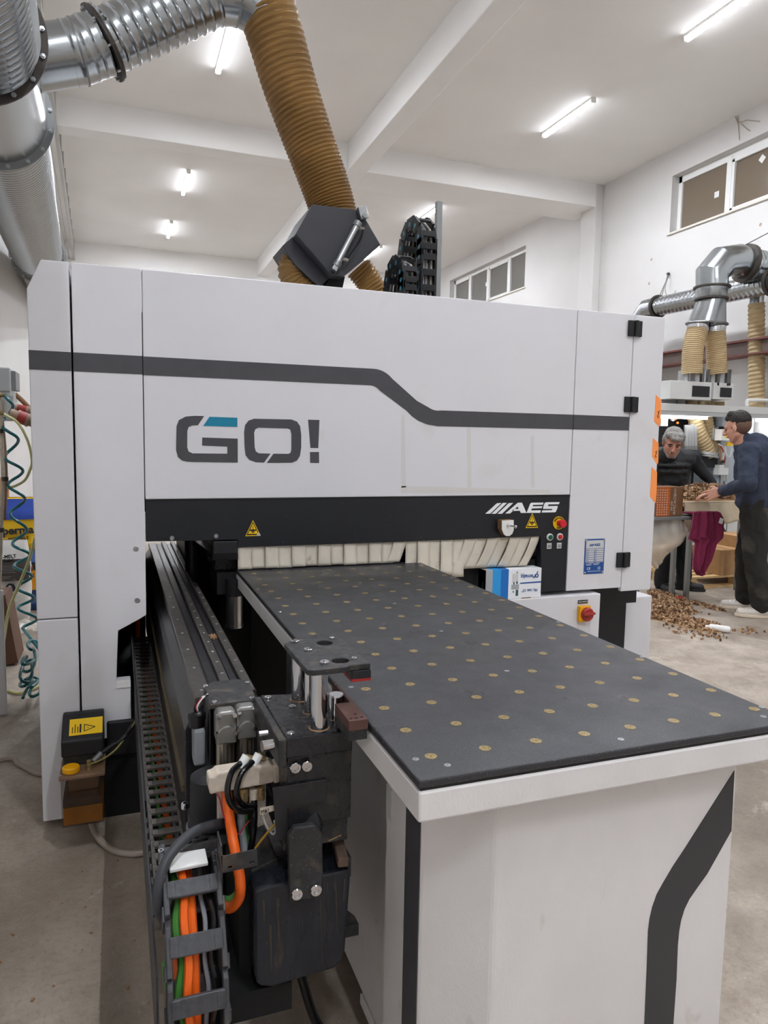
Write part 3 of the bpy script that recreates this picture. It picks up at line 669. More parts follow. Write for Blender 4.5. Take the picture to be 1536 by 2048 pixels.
# ================================================================== LINEAR RAIL BEAM
def shear(o, k=-.0055):
    for v in o.data.vertices: v.co.x += k * v.co.y
    return o
rl = thing('linear_rail', 'long dark linear rail beam running beside the table into the machine', 'rail', (.22, -.2, 0))
Y0, Y1 = -1.17, 1.5
shear(M().prism([(.125, .40), (.30, .40), (.30, .868), (.195, .868), (.165, .862), (.135, .82), (.125, .80)], 'y', Y0, Y1).build('beam', 'rail_dark', rl, bev=.003))
for a, b, z in ((.150, .190, .879), (.222, .246, .884), (.273, .297, .884)):
    r = shear(M().prism([(a, .86), (b, .86), (b, z - .003), (b - .003, z), (a + .003, z), (a, z - .003)], 'y', Y0, Y1).build('rail', 'rail_steel', rl))
    g = M(); n = 26 if a > .2 else 15
    for k in range(n):
        y = Y0 + .05 + k * (Y1 - Y0 - .1) / (n - 1); g.lathe(((a + b) / 2, y, z), (0, 0, 1), [(0, .0045), (.0008, .004), (.0008, 0)], 8)
    g = shear(g.build('screw_row', 'steel', r)); g['kind'] = 'stuff'
for a, b in ((.196, .216), (.252, .268)): shear(M().box(a, Y0, .866, b, Y1, .872).build('rail_bed', 'rail_dark', rl))
g = M()
for _ in range(120): g.obox((.262 + random.gauss(0, .006), -.62 + random.gauss(0, .012), .8735 + random.random() * .003), (.004, .0025, .002), (random.random() * 3, random.random() * 3, random.random() * 3))
g.build('sawdust_patch', 'sawdust', rl)['kind'] = 'stuff'
shear(M().box(.118, Y0 + .02, .64, .125, Y1, .655).build('brass_strip', 'brass_dark', rl))
M().box(.14, -.9, .0, .30, -.75, .40).box(.14, .55, .0, .30, .75, .40).build('beam_foot', 'black_metal', rl)

# ================================================================== CABLE TRAY AND CABLE CHAINS
ty = thing('cable_tray', 'black sheet metal tray holding the long cable chain', 'cable tray', (.09, -.4, .42))
shear(M().box(.033, -1.64, .36, .037, .75, .545).build('outer_side', 'tray_edge', ty))
shear(M().box(.037, -1.30, .43, .15, .75, .436).build('tray_floor', 'inner_dark', ty))
shear(M().prism([(.128, .44), (.150, .545), (.158, .545), (.150, .44)], 'y', -.95, .75).build('inner_side', 'black_dusty', ty))
shear(M().box(.037, -.98, .436, .041, .75, .545).build('liner', 'inner_dark', ty))
def chain_link(w, L, h, bw):
    g = M()
    for s in (-1, 1):
        x = s * w / 2
        g.prism([(-L * .56, -h / 2), (L * .40, -h / 2), (L * .56, -h * .25), (L * .56, h * .25), (L * .40, h / 2), (-L * .56, h / 2)], 'x', x - s * .010, x)
        g.prism([(-L * .62, -h * .32), (-L * .3, -h * .42), (-L * .3, h * .42), (-L * .62, h * .32)], 'x', x - s * .001, x + s * .004)
        g.box(x - s * .006, -L * .2, h / 2 - .001, x - s * .022, L * .2, h / 2 + .003)
    for z in (-h / 2 + .003, h / 2 - .002):
        g.box(-w / 2 + .008, -bw / 2, z - .004, w / 2 - .008, bw / 2, z + .004)
    return g
ch = thing('cable_chain', 'long dusty black cable chain lying in the tray beside the rail', 'cable chain', (.09, -.3, .45))
lk = None; y = .80; k = 0
while y > -1.26:
    if lk is None: o = chain_link(.085, .055, .06, .024).build('chain_link', 'chain_dusty', ch, bev=.0012, seg=1); lk = o.data
    else: o = link(bpy.data.objects.new('chain_link', lk), ch); md = o.modifiers.new('bevel', 'BEVEL'); md.width = .0012; md.segments = 1; md.limit_method = 'ANGLE'
    o.location = (.084 - .0085 * y, y, .472); y -= .055; k += 1
def xc(y, dx): return .084 - .0085 * y + dx
for dx, r, m, dz in ((.008, .0095, 'orange_cable', -.004), (.026, .006, 'grey_cable', -.006), (-.022, .0055, 'dark_cable', -.008), (-.01, .005, 'green_cable', -.014), (.017, .004, 'dark_cable', .0)):
    M().tube([(xc(yy, dx), yy, .472 + dz + .003 * math.sin(yy * 9 + dx * 90)) for yy in [.8 - .06 * i for i in range(36)]], r, 8).build('cable', m, ch)
# cable chain end with leads rising at the machine
ce = [(xc(.8, -.012), .8, .47), (xc(.8, -.012), .86, .5), (xc(.8, -.012), .88, .60)]
M().tube(spline(ce, 6), .010, 8).build('cable', 'orange_cable', ch)
# carriage side loop of chain
c2 = thing('cable_chain', 'short loop of wider cable chain hanging in front with orange and green cables', 'cable chain', (.11, -1.6, .3))
path = spline([(.112, -1.46, .652), (.112, -1.555, .635), (.112, -1.625, .575), (.112, -1.655, .49), (.112, -1.645, .39), (.112, -1.60, .30), (.112, -1.50, .23), (.112, -1.35, .20), (.112, -1.15, .2)], 10)
def along(path, s):
    for i in range(len(path) - 1):
        l = (path[i + 1] - path[i]).length
        if s <= l: return path[i].lerp(path[i + 1], s / l), (path[i + 1] - path[i]).normalized()
        s -= l
    return path[-1], (path[-1] - path[-2]).normalized()
lk = None; s = .02
while s < .72:
    p, d = along(path, s)
    if lk is None: o = chain_link(.105, .082, .066, .034).build('chain_link', 'chain_plastic', c2, bev=.0015, seg=1); lk = o.data
    else: o = link(bpy.data.objects.new('chain_link', lk), c2); md = o.modifiers.new('bevel', 'BEVEL'); md.width = .0015; md.segments = 1; md.limit_method = 'ANGLE'
    a = math.atan2(d.z, -d.y)
    o.location = p; o.rotation_euler = (PI - a if False else -a, 0, 0); s += .082
for dx, r, m, off in ((-.028, .008, 'green_cable', .004), (-.004, .0105, 'orange_cable', .006), (-.016, .008, 'orange_cable', -.014), (.018, .0045, 'grey_cable', .006), (.033, .007, 'black_hose', -.006)):
    pp = []
    for i in range(len(path)):
        d = (path[min(i + 1, len(path) - 1)] - path[max(i - 1, 0)]).normalized(); nrm = Vector((0, d.z, -d.y))
        pp.append(path[i] + Vector((dx * (1 + .15 * math.sin(i * .5)), 0, 0)) + nrm * off * -1)
    M().tube(pp, r, 8).build('cable', m, c2)
M().obox((.108, -1.515, .682), (.072, .05, .008), (.18, 0, .04)).build('label_plate', 'white_plastic', c2, bev=.002)
e = M().box(.056, -1.56, .60, .066, -1.45, .684).box(.160, -1.56, .60, .170, -1.45, .684).box(.066, -1.49, .655, .160, -1.46, .676).build('end_bracket', 'chain_plastic', c2, bev=.003)
for x in (.061, .165):
    for yy in (-1.475, -1.52): M().ring((x, yy, .685), (0, 0, 1), .006, .003, .003, 12).build('eyelet', 'chrome', e)

# ================================================================== CLAMP CARRIAGE
cc = thing('clamp_carriage', 'black pneumatic clamp carriage with chrome posts at the end of the rail', 'clamp', (.34, -1.45, .4))
def scr(parent, c, d=(0, 0, 1), r=.008, h=.006): return bolt(parent, c, d, r, h, 'chrome', 'screw')
tp = M().prism([(.293, -1.562), (.427, -1.562), (.436, -1.34), (.288, -1.31)], 'z', .878, .921).build('top_block', 'black_block', cc, bev=.003)
M().box(.296, -1.558, .735, .427, -1.33, .8775).build('cylinder_block', 'black_block', cc, bev=.002)
M().prism([(.278, -1.56), (.294, -1.56), (.288, -1.31), (.272, -1.31)], 'z', .86, .918).build('side_plate', 'black_dusty', cc, bev=.003)
for q in ((.305, -1.545, .921), (.415, -1.545, .921), (.300, -1.335, .921), (.34, -1.405, .921), (.40, -1.36, .921)): scr(tp, q, r=.008, h=.004)
for c, r, z1 in (((.366, -1.530), .0175, 1.052), ((.366, -1.362), .0175, 1.052), ((.366, -1.445), .0095, 1.052)):
    M().cyl((*c, .92), (*c, z1), r, n=28).build('guide_post', 'chrome', cc)
    M().lathe((*c, .92), (0, 0, 1), [(0, r + .006), (.0025, r + .001)], 20).build('dust_ring', 'sawdust', cc)
M().lathe((.409, -1.505, .92), (0, 0, 1), [(0, .0165), (.05, .0165), (.058, .0145), (.058, 0)], 24).build('stop_pin', 'chrome', cc)
# clamping plate with two round openings
c0, c1, c2_, c3 = (.323, -1.388), (.449, -1.383), (.452, -1.582), (.330, -1.584)
outer = [(.336, -1.384), (.447, -1.382), (.452, -1.40), (.456, -1.582), (.412, -1.583), (.405, -1.590), (.337, -1.592), (.326, -1.583), (.322, -1.40)]
def ell(cx, cy, r, n=20): return [(cx + r * math.cos(2 * PI * i / n), cy + r * math.sin(2 * PI * i / n)) for i in range(n)]
pt = M(); holed(pt, outer, [ell(.407, -1.418, .0175), ell(.404, -1.548, .0175)], 'z', 1.050, 1.062); cp = fix_normals(pt.build('clamp_plate', 'black_dusty', cc))
md = cp.modifiers.new('bevel', 'BEVEL'); md.width = .002; md.segments = 2; md.limit_method = 'ANGLE'
for q in ((.348, -1.398), (.358, -1.468), (.368, -1.560)): scr(cp, (*q, 1.062), r=.0095, h=.006)
for q in ((.431, -1.392), (.433, -1.548)): scr(cp, (*q, 1.062), r=.006, h=.004)
M().box(.414, -1.586, 1.034, .456, -1.56, 1.050).build('jaw_block', 'black_block', cc, bev=.001)
M().box(.416, -1.585, 1.028, .456, -1.52, 1.034).build('jaw_pad', 'red_dark', cc)
# lower jaw in laminated brown board
M().prism([(.393, -1.645), (.431, -1.645), (.431, -1.42), (.424, -1.42), (.424, -1.55), (.393, -1.55)], 'z', .955, .975).build('lower_jaw', 'jaw_brown', cc, bev=.001)
M().prism([(.393, -1.643), (.43, -1.643), (.43, -1.42), (.4245, -1.42), (.4245, -1.55), (.393, -1.55)], 'z', .935, .955).build('lower_jaw_base', 'black_dusty', cc, bev=.001)
for q in ((.400, -1.635), (.411, -1.634), (.422, -1.633), (.415, -1.615), (.427, -1.43), (.427, -1.45)): M().cyl((*q, .9752), (*q, .9754), .003, n=8).build('jaw_hole', 'inner_dark', cc)
# drive head at the rail end
hd = M().prism([(.175, -1.295), (.283, -1.295), (.286, -1.16), (.262, -1.14), (.205, -1.14), (.178, -1.17)], 'z', .893, .906).build('end_cap', 'black_dusty', cc, bev=.003)
for q in ((.181, -1.175), (.188, -1.287), (.272, -1.287), (.279, -1.18)): scr(hd, (*q, .906), r=.006, h=.004)
M().box(.176, -1.29, .70, .180, -1.17, .892).box(.278, -1.27, .70, .284, -1.17, .892).box(.18, -1.20, .66, .284, -1.17, .892).build('head_housing', 'black_metal', cc, bev=.002)
def connector(cx, y, zt):
    c = M().prism(rrect(cx - .023, zt - .074, cx + .023, zt, .012), 'y', y - .012, y + .03).build('motor_connector', 'zinc', cc, bev=.006)
    M().prism(arc((cx, zt - .05), .021, 0, PI, 10) + [(cx - .021, zt - .07), (cx + .021, zt - .07)], 'y', y - .02, y - .012).build('connector_lid', 'zinc', c, bev=.003)
    for a, b in ((-.017, -.006), (.017, -.006), (-.018, -.046), (.018, -.046)): M().cyl((cx + a, y - .024, zt + b), (cx + a, y - .01, zt + b), .005, n=10).build('screw', 'chrome', c)
    g = M(); n = 32
    for z0, z1, r in ((zt - .135, zt - .074, .0205), (zt - .21, zt - .137, .020)):
        vs = []
        for z in (z0, z1): vs += [(cx + (r - (.0012 if i % 2 else 0)) * math.cos(2 * PI * i / n), y + .008 + (r - (.0012 if i % 2 else 0)) * math.sin(2 * PI * i / n), z) for i in range(n)]
        g.add(vs, [(i, (i + 1) % n, n + (i + 1) % n, n + i) for i in range(n)] + [tuple(range(n))[::-1], tuple(range(n, 2 * n))])
    g.ring((cx, y + .008, zt - .0745), (0, 0, 1), .0215, .012, .004, 24).build('knurled_nut', 'nickel', c)
connector(.2085, -1.32, .898); connector(.2535, -1.315, .902)
# sensor wires and grey switch box at the left of the head
M().box(.142, -1.285, .76, .168, -1.235, .845).build('switch_box', 'grey_cable', cc, bev=.006)
M().lathe((.152, -1.26, .845), (0, 0, 1), [(0, .018), (.016, .018), (.017, .020), (.03, .020), (.034, .014), (.036, .006)], 12).build('cable_gland', 'black_gloss', cc)
for dx, m in ((0, 'red_wire'), (.003, 'label_grey'), (-.003, 'black_hose')): M().tube(spline([(.152 + dx, -1.26, .878), (.150 + dx, -1.262, .892), (.163 + dx, -1.25, .905), (.18, -1.235 + dx, .908)], 6), .0017, 6).build('wire', m, cc)
# solenoid valve block
vb = M().prism([(0.154, 0.819), (0.165, 0.82), (0.171, 0.826), (0.215, 0.827), (0.227, 0.83), (0.268, 0.828), (0.278, 0.83), (0.289, 0.826), (0.29, 0.794), (0.284, 0.788), (0.237, 0.785), (0.173, 0.784), (0.157, 0.782), (0.154, 0.796)], 'y', -1.47, -1.43).build('valve_body', 'beige_plastic', cc, bev=.004)
M().prism([(0.284, 0.825), (0.294, 0.83), (0.311, 0.829), (0.313, 0.809), (0.305, 0.805), (0.298, 0.788), (0.286, 0.788)], 'y', -1.475, -1.44).build('valve_coil', 'beige_plastic', vb, bev=.004)
M().prism([(0.314, 0.803), (0.328, 0.807), (0.329, 0.798), (0.315, 0.795)], 'y', -1.465, -1.45).build('valve_plug', 'white_plastic', vb, bev=.002)
M().box(.175, -1.44, .70, .20, -1.42, .80).build('valve_mount', 'beige_plastic', vb, bev=.003)
br = M().prism([(0.265, 0.825), (0.373, 0.827), (0.375, 0.783), (0.295, 0.779), (0.295, 0.715), (0.273, 0.719)], 'y', -1.565, -1.560).build('mount_plate', 'black_metal', cc, bev=.001)
for p in [(0.309, -1.565, 0.862), (0.332, -1.565, 0.862)]: scr(br, p, (0, -1, 0), .011, .008)
for k, (a, b) in enumerate(((488, 1522), (513, 1519))):
    p = Vector((0.227, -1.455, 0.837)) if k == 0 else Vector((0.253, -1.455, 0.837))
    d = Vector((-.55, -.25, -.75)).normalized()
    M().cyl(p - d * .012, p + d * .014, .0095, n=14).ring(p + d * .012, d, .0108, .006, .004, 14).build('push_fitting', 'white_plastic', cc)
    M().cyl(p - d * .008, p - d * .024 + Vector((.004, 0, -.02)), .007, n=10).build('fitting_stem', 'brass', cc)
M().tube(spline([(0.219, -1.46, 0.835), (0.197, -1.49, 0.833), (0.186, -1.51, 0.808), (0.192, -1.51, 0.779), (0.212, -1.5, 0.755), (0.239, -1.49, 0.745)], 8), .0062, 10).build('air_hose', 'black_hose', cc)
M().tube(spline([(0.245, -1.46, 0.835), (0.219, -1.48, 0.824), (0.207, -1.49, 0.795), (0.213, -1.49, 0.769), (0.232, -1.48, 0.75), (0.249, -1.47, 0.744)], 8), .0062, 10).build('air_hose', 'black_hose', cc)
for k, p in enumerate([(0.226, -1.46, 0.766), (0.246, -1.46, 0.761), (0.261, -1.46, 0.764)]):
    p = Vector(p); M().cyl(p + Vector((0, 0, .015)), p + Vector((0, 0, -.012)), .0088, n=12).build('port_fitting', 'brass' if k != 1 else 'beige_plastic', cc)
M().tube(spline([(0.246, -1.465, 0.755), (0.245, -1.475, 0.717), (0.24, -1.48, 0.677), (0.235, -1.48, 0.654)], 8), .0068, 10).build('air_hose', 'black_hose', cc)
# power and signal cables running down to the chain
M().tube(spline([(0.194, -1.44, 0.773), (0.193, -1.47, 0.745), (0.198, -1.5, 0.696), (0.2, -1.54, 0.671), (0.203, -1.56, 0.642), (0.202, -1.55, 0.604), (0.189, -1.53, 0.573), (0.172, -1.5, 0.563)], 8), .0105, 12).build('power_cable', 'orange_cable', cc)
M().tube(spline([(0.225, -1.43, 0.741), (0.222, -1.45, 0.708), (0.223, -1.47, 0.675), (0.225, -1.48, 0.645)], 6), .0075, 10).build('signal_cable', 'grey_cable', cc)
M().tube(spline([(0.234, -1.42, 0.724), (0.232, -1.44, 0.679), (0.235, -1.46, 0.634), (0.225, -1.48, 0.593), (0.199, -1.48, 0.56), (0.175, -1.47, 0.558)], 6), .0065, 10).build('signal_cable', 'green_cable', cc)
M().tube(spline([(0.197, -1.43, 0.696), (0.156, -1.47, 0.717), (0.114, -1.5, 0.722), (0.075, -1.53, 0.705), (0.057, -1.55, 0.68), (0.051, -1.56, 0.648), (0.052, -1.56, 0.618), (0.063, -1.55, 0.584)], 8), .0105, 12).build('power_cable', 'dark_cable', cc)
for q in ([(0.16, -1.46, 0.793), (0.175, -1.47, 0.774), (0.182, -1.48, 0.741), (0.195, -1.49, 0.712), (0.211, -1.49, 0.701), (0.221, -1.49, 0.713), (0.235, -1.48, 0.721)], [(0.329, -1.47, 0.803), (0.329, -1.5, 0.791), (0.32, -1.52, 0.776), (0.304, -1.52, 0.762), (0.281, -1.51, 0.754)]):
    M().tube(spline(q, 8), .0016, 6).build('wire', 'red_wire', cc)
M().tube(spline([(0.239, -1.52, 0.682), (0.262, -1.53, 0.717), (0.287, -1.53, 0.739), (0.305, -1.52, 0.737)], 6), .0025, 6).build('air_tube', 'amber_tube', cc)
M().tube(spline([(0.254, -1.52, 0.75), (0.261, -1.52, 0.727), (0.274, -1.52, 0.706), (0.28, -1.52, 0.713), (0.279, -1.51, 0.729)], 6), .002, 6).build('wire', 'label_grey', cc)
M().prism([(0.247, 0.77), (0.275, 0.771), (0.275, 0.76), (0.247, 0.756)], 'y', -1.53, -1.5285).build('masking_tape', 'beige_plastic', cc)
text('pen_mark', 'M61', .010, 'black_print', (0.257, -1.531, 0.763), (1, 0, .15), (-.15, 0, 1), cc)
# gearbox flange and dark motor behind the cables
M().lathe((0.172, -1.38, 0.68), (0, 0, 1), [(-.02, .052), (.0, .052), (.004, .048), (.10, .046), (.11, .03), (.11, 0)], 28).build('motor_barrel', 'black_plastic', cc)
M().ring((0.172, -1.38, 0.668), (0, 0, 1), .056, .04, .012, 28).build('motor_flange', 'steel', cc)
pt = M(); holed(pt, [(.125, -1.44), (.24, -1.44), (.24, -1.28), (.15, -1.28), (.125, -1.31)], [ell(.19, -1.365, .045)], 'z', .655, .675); fix_normals(pt.build('motor_plate', 'black_dusty', cc))
for p in ((.132, -1.43, .675), (.225, -1.43, .675), (.118, -1.33, .69)): scr(cc, p, r=.008, h=.012)
M().prism([(0.048, 0.657), (0.072, 0.68), (0.119, 0.7), (0.172, 0.703), (0.178, 0.673), (0.128, 0.665), (0.081, 0.65), (0.055, 0.635)], 'y', -1.50, -1.495).build('sheet_bracket', 'black_dusty', cc, bev=.001)
gd = M(); holed(gd, [(0.163, 0.718), (0.167, 0.683), (0.233, 0.685), (0.231, 0.717), (0.223, 0.718), (0.171, 0.716)], [[(p[0], p[1]) for p in rrect((0.176, -1.585, 0.689)[0], (0.176, -1.585, 0.689)[2], (0.188, -1.585, 0.687)[0], (0.188, -1.585, 0.695)[2], .003)], rrect((0.216, -1.585, 0.691)[0], (0.216, -1.585, 0.691)[2], (0.227, -1.585, 0.688)[0], (0.227, -1.585, 0.696)[2], .003)], 'y', -1.585, -1.582)
fix_normals(gd.build('cable_guide', 'black_dusty', cc))
M().box((0.163, -1.585, 0.718)[0], -1.585, (0.162, -1.585, 0.684)[2], (0.163, -1.585, 0.718)[0] + .003, -1.53, (0.163, -1.585, 0.737)[2]).build('cable_guide_side', 'black_dusty', cc)
# lower cover, lever plate and stop block
cv = M().prism([(0.23, 0.618), (0.261, 0.624), (0.426, 0.625), (0.428, 0.601), (0.419, 0.449), (0.412, 0.427), (0.394, 0.413), (0.267, 0.405), (0.244, 0.413), (0.234, 0.422), (0.23, 0.447)], 'y', -1.56, -1.36).build('lower_cover', 'navy_cover', cc, bev=.006)
M().prism([(0.232, 0.623), (0.288, 0.641), (0.294, 0.586), (0.244, 0.574)], 'y', -1.50, -1.36).build('cover_bracket', 'black_dusty', cc, bev=.003)
M().box(.21, -1.50, .40, .235, -1.30, .64).build('cover_side', 'inner_dark', cc)
lv = M().prism([(0.293, 0.603), (0.29, 0.737), (0.302, 0.754), (0.343, 0.752), (0.358, 0.733), (0.36, 0.607), (0.354, 0.601)], 'y', -1.595, -1.578).build('lever_plate', 'black_dusty', cc, bev=.003)
for p in [(0.306, -1.595, 0.621), (0.344, -1.595, 0.621)]: scr(lv, p, (0, -1, 0), .012, .009)
M().cyl((0.328, -1.56, 0.735), (0.372, -1.44, 0.677), .036, n=28).build('bumper', 'black_plastic', cc, bev=.004)
M().obox((0.413, -1.53, 0.653), (.022, .085, .022), (.1, 0, -.12)).build('stop_block', 'wood_dusty', cc, bev=.003)
M().box(.405, -1.55, .60, .432, -1.48, .645).build('stop_bracket', 'black_dusty', cc, bev=.002)
p = Vector((0.397, -1.54, 0.688)); M().cyl(p - Vector((.012, 0, .003)), p + Vector((.014, 0, .004)), .0055, n=10).build('fitting', 'brass', cc)
M().box(.29, -1.545, .68, .425, -1.36, .735).build('cylinder_base', 'black_dusty', cc, bev=.003)
M().box(.345, -1.40, .40, .42, -1.34, .70).build('carriage_back', 'black_block', cc)
M().prism([(.40, -1.47), (.478, -1.47), (.478, -1.44), (.40, -1.25)], 'z', .405, .432).build('side_wing', 'black_dusty', cc, bev=.002)
shear(M().box(.13, -1.55, .34, .30, -1.16, .40).build('carriage_foot', 'inner_dark', cc))
for a, b in zip([(0.248, -1.56, 0.596), (0.276, -1.56, 0.595), (0.363, -1.56, 0.603), (0.379, -1.56, 0.606), (0.396, -1.56, 0.605), (0.416, -1.56, 0.606), (0.262, -1.56, 0.54)], [(0.25, -1.56, 0.551), (0.279, -1.56, 0.451), (0.369, -1.56, 0.434), (0.382, -1.56, 0.535), (0.401, -1.56, 0.495), (0.414, -1.56, 0.56), (0.264, -1.56, 0.439)]):
    a, b = Vector(a), Vector(b); w = random.uniform(.0012, .0022)
    M().add([a + Vector((-w, 0, 0)), a + Vector((w, 0, 0)), b + Vector((w * .6, 0, 0)), b + Vector((0, 0, -.006)), b + Vector((-w * .6, 0, 0)), a + Vector((0, -.0012, 0)), b + Vector((0, -.0012, 0))], [(0, 5, 6, 4), (5, 1, 2, 6), (4, 6, 3), (6, 2, 3), (0, 1, 5)]).build('glue_drip', 'drip', cv)
q = Vector((0.27, -1.54, 0.903)); M().cyl(q, q + Vector((-.022, -.004, 0)), .0105, n=16).build('side_bolt', 'chrome', cc); q = Vector((0.268, -1.5, 0.91)); M().cyl(q, q + Vector((-.018, 0, 0)), .006, n=12).build('side_bolt', 'steel', cc)
# hose on the floor between carriage and pedestal
tag(M().tube(spline([(.36, -1.40, .30), (.40, -1.42, .17), (.47, -1.44, .10), (.56, -1.42, .10), (.66, -1.38, .12), (.72, -1.3, .14)], 8), .011, 10).build('floor_cable', 'black_hose'), 'thick black cable looping under the clamp carriage to the pedestal', 'cable')

# far clamp inside the machine
fc = thing('clamp_carriage', 'second clamp carriage half hidden under the black fascia bar', 'clamp', (.42, .25, .7))
M().prism([(.335, .0), (.437, .0), (.437, .45), (.30, .45)], 'z', 1.012, 1.036).build('clamp_plate', 'black_gloss', fc, bev=.002)
M().box(.34, .0, 1.036, .435, .05, 1.088).build('guard', 'black_metal', fc, bev=.003)
M().box(.36, .12, .95, .45, .42, 1.012).build('top_block', 'black_block', fc, bev=.003)
M().cyl((.425, .03, .74), (.425, .03, .86), .034, n=28).build('cylinder_tube', 'steel', fc)
M().cyl((.425, .03, .86), (.425, .03, .93), .034, n=28).build('cylinder_head', 'black_plastic', fc)
M().cyl((.425, .03, .728), (.425, .03, .74), .036, n=28).build('cylinder_cap', 'steel', fc)
M().cyl((.30, .5, .8), (.30, .5, 1.03), .03, n=20).build('guide_post', 'black_metal', fc)
M().box(.36, .06, .86, .45, .3, .95).build('mount', 'black_metal', fc)

# ================================================================== CARTON ON THE CABINET LEDGE (stands upside down)
bx = thing('carton', 'small white and blue carton standing upside down under the canvas strips', 'box', (1.7, .02, .778))
BX0, BX1, BY0, BY1, BZ0, BZ1 = 1.553, 1.846, -.016, .06, .778, .918
bo = M().box(BX0, BY0, BZ0, BX1, BY1, BZ1).build('carton_body', 'carton_white', bx, bev=.001)
for a, b, m in ((.0, .035, 'carton_grey'), (.035, .078, 'carton_blue'), (.078, .118, 'carton_blue_dark')):
    M().box(BX0 + a, BY0 - .0006, BZ0 + .001, BX0 + b, BY1 + .0006, BZ1 + .0006).build('colour_band', m, bo)
M().box(BX0 - .0006, BY0 + .02, BZ0 + .03, BX0, BY0 + .036, BZ0 + .085).build('barcode_patch', 'dark_glass', bo)
FY = BY0 - .0008
text('print', 'Pemaks', .026, 'blue_plate', (BX0 + .222, FY, BZ0 + .103), (-1, 0, 0), (0, 0, -1), bo, bold=.0005, shear=.12)
M().ring((BX0 + .268, FY, BZ0 + .104), (0, 1, 0), .010, .005, .0008, 14).tube([(BX0 + .268, FY, BZ0 + .114), (BX0 + .272, FY, BZ0 + .124)], .0025, 6).build('logo_mark', 'blue_plate', bo)
text('print', 'FRL Unit 1/2"', .018, 'blue_plate', (BX0 + .232, FY, BZ0 + .037), (-1, 0, 0), (0, 0, -1), bo, bold=.0003, sx=.85)
M().prism([(BX0 + .176, BZ0 + .069), (BX0 + .183, BZ0 + .075), (BX1, BZ0 + .077), (BX1, BZ0 + .070)], 'y', FY, BY0).build('rule', 'blue_plate', bo)
M().box(BX0 + .18, FY, BZ0 + .112, BX0 + .205, BY0, BZ0 + .1135).box(BX0 + .18, FY, BZ0 + .117, BX0 + .2, BY0, BZ0 + .118).build('small_print', 'grey_cable', bo)
g = M()
for x0, x1, z0, z1 in ((.138, .152, .075, .118), (.156, .168, .075, .122)): g.box(BX0 + x0, FY, BZ0 + z0, BX0 + x1, BY0, BZ0 + z1)
g.build('product_picture', 'grey_light', bo)
M().box(BX0 + .134, FY - .0002, BZ0 + .045, BX0 + .174, BY0, BZ0 + .068).build('product_picture', 'carton_grey', bo)
M().box(BX0 + .144, FY - .0003, BZ0 + .068, BX0 + .150, BY0, BZ0 + .08).box(BX0 + .158, FY - .0003, BZ0 + .014, BX0 + .171, BY0, BZ0 + .043).box(BX0 + .159, FY - .0003, BZ0 + .07, BX0 + .167, BY0, BZ0 + .082).box(BX0 + .142, FY - .0003, BZ0 + .03, BX0 + .147, BY0, BZ0 + .038).box(BX0 + .16, FY - .0003, BZ0 + .122, BX0 + .165, BY0, BZ0 + .128).build('product_picture', 'pump_green', bo)
M().box(BX0 + .19, BY0 - .0007, BZ0, BX0 + .24, BY0, BZ0 + .004).build('tape_end', 'mdf', bo)

# ================================================================== LUBRICATION PUMP
lp = thing('lubrication_pump', 'black lubrication pump with amber oil tank and yellow cap on the left column', 'pump', (-.15, -.12, .1))
M().prism([(-.15, .335), (-.15, .395), (-.035, .455), (-.002, .455), (-.002, .335)], 'x', -.222, -.078).build('motor_cover', 'black_plastic', lp, bev=.006)
st = M().prism([(-.128, .4065), (-.06, .442), (-.061, .444), (-.129, .4085)], 'x', -.196, -.082).build('warning_sticker', 'yellow', lp)
n = Vector((0, -.463, .886)); tdir = Vector((0, .886, .463))
def on_slope(x, t): return Vector((x, -.129, .4087)) + tdir * t + n * .0004
g = M(); T3 = [on_slope(-.107, .03), on_slope(-.145, .014), on_slope(-.145, .046)]
for a, b in zip(T3, T3[1:] + T3[:1]): g.bar(a, b, .003, .0005, up=n)
g.ball(on_slope(-.132, .03), .003, (1, 1, .2), 8, 5)
for k in range(4): g.bar(on_slope(-.158 - .009 * k, .01), on_slope(-.158 - .009 * k, .05 - .012 * (k % 2)), .0028 if k else .006, .0005, up=n)
g.build('sticker_print', 'black_print', st)
M().box(-.216, -.135, .295, -.084, -.01, .335).build('neck', 'black_dusty', lp, bev=.003)
fl = M().box(-.226, -.225, .283, -.074, -.01, .297).build('tank_flange', 'brown_plastic', lp, bev=.004)
M().box(-.221, -.219, .105, -.079, -.02, .283).build('oil_tank', 'reservoir', lp, bev=.006)
M().box(-.215, -.213, .112, -.085, -.026, .175).build('oil', 'oil', lp)
M().box(-.216, -.21, .176, -.086, -.03, .205).build('oil_scum', 'dark_glass', lp); M().box(-.20, -.15, .206, -.10, -.03, .28).build('filter_basket', 'brown_plastic', lp, bev=.004)
M().lathe((-.188, -.185, .297), (0, 0, 1), [(0, .026), (.003, .029), (.018, .029), (.021, .026), (.021, 0)], 28).build('filler_cap', 'yellow_cap', lp)
M().lathe((-.128, -.185, .297), (0, 0, 1), [(0, .009), (.018, .009), (.018, .006), (.026, .008), (.034, .008), (.036, .005), (.036, 0)], 12).build('outlet_fitting', 'brass', lp)
M().lathe((-.222, -.217, .297), (0, 0, 1), [(0, .006), (.005, .006), (.005, 0)], 10).build('screw', 'chrome', lp)
M().cyl((-.112, -.16, .315), (-.085, -.15, .338), .013, n=14).build('cable_gland', 'galvanized_dark', lp)
M().corr(spline([(-.088, -.15, .336), (-.05, -.14, .356), (-.01, -.12, .372), (.03, -.06, .40)], 10), .0085, .006, .0015, 12, 4, 'wave').build('conduit', 'black_plastic', lp)
M().tube(spline([(-.128, -.188, .318), (-.10, -.185, .322), (-.06, -.17, .335), (-.02, -.14, .36), (.035, -.06, .41)], 8), .0035, 8).build('oil_line', 'olive_tube', lp)
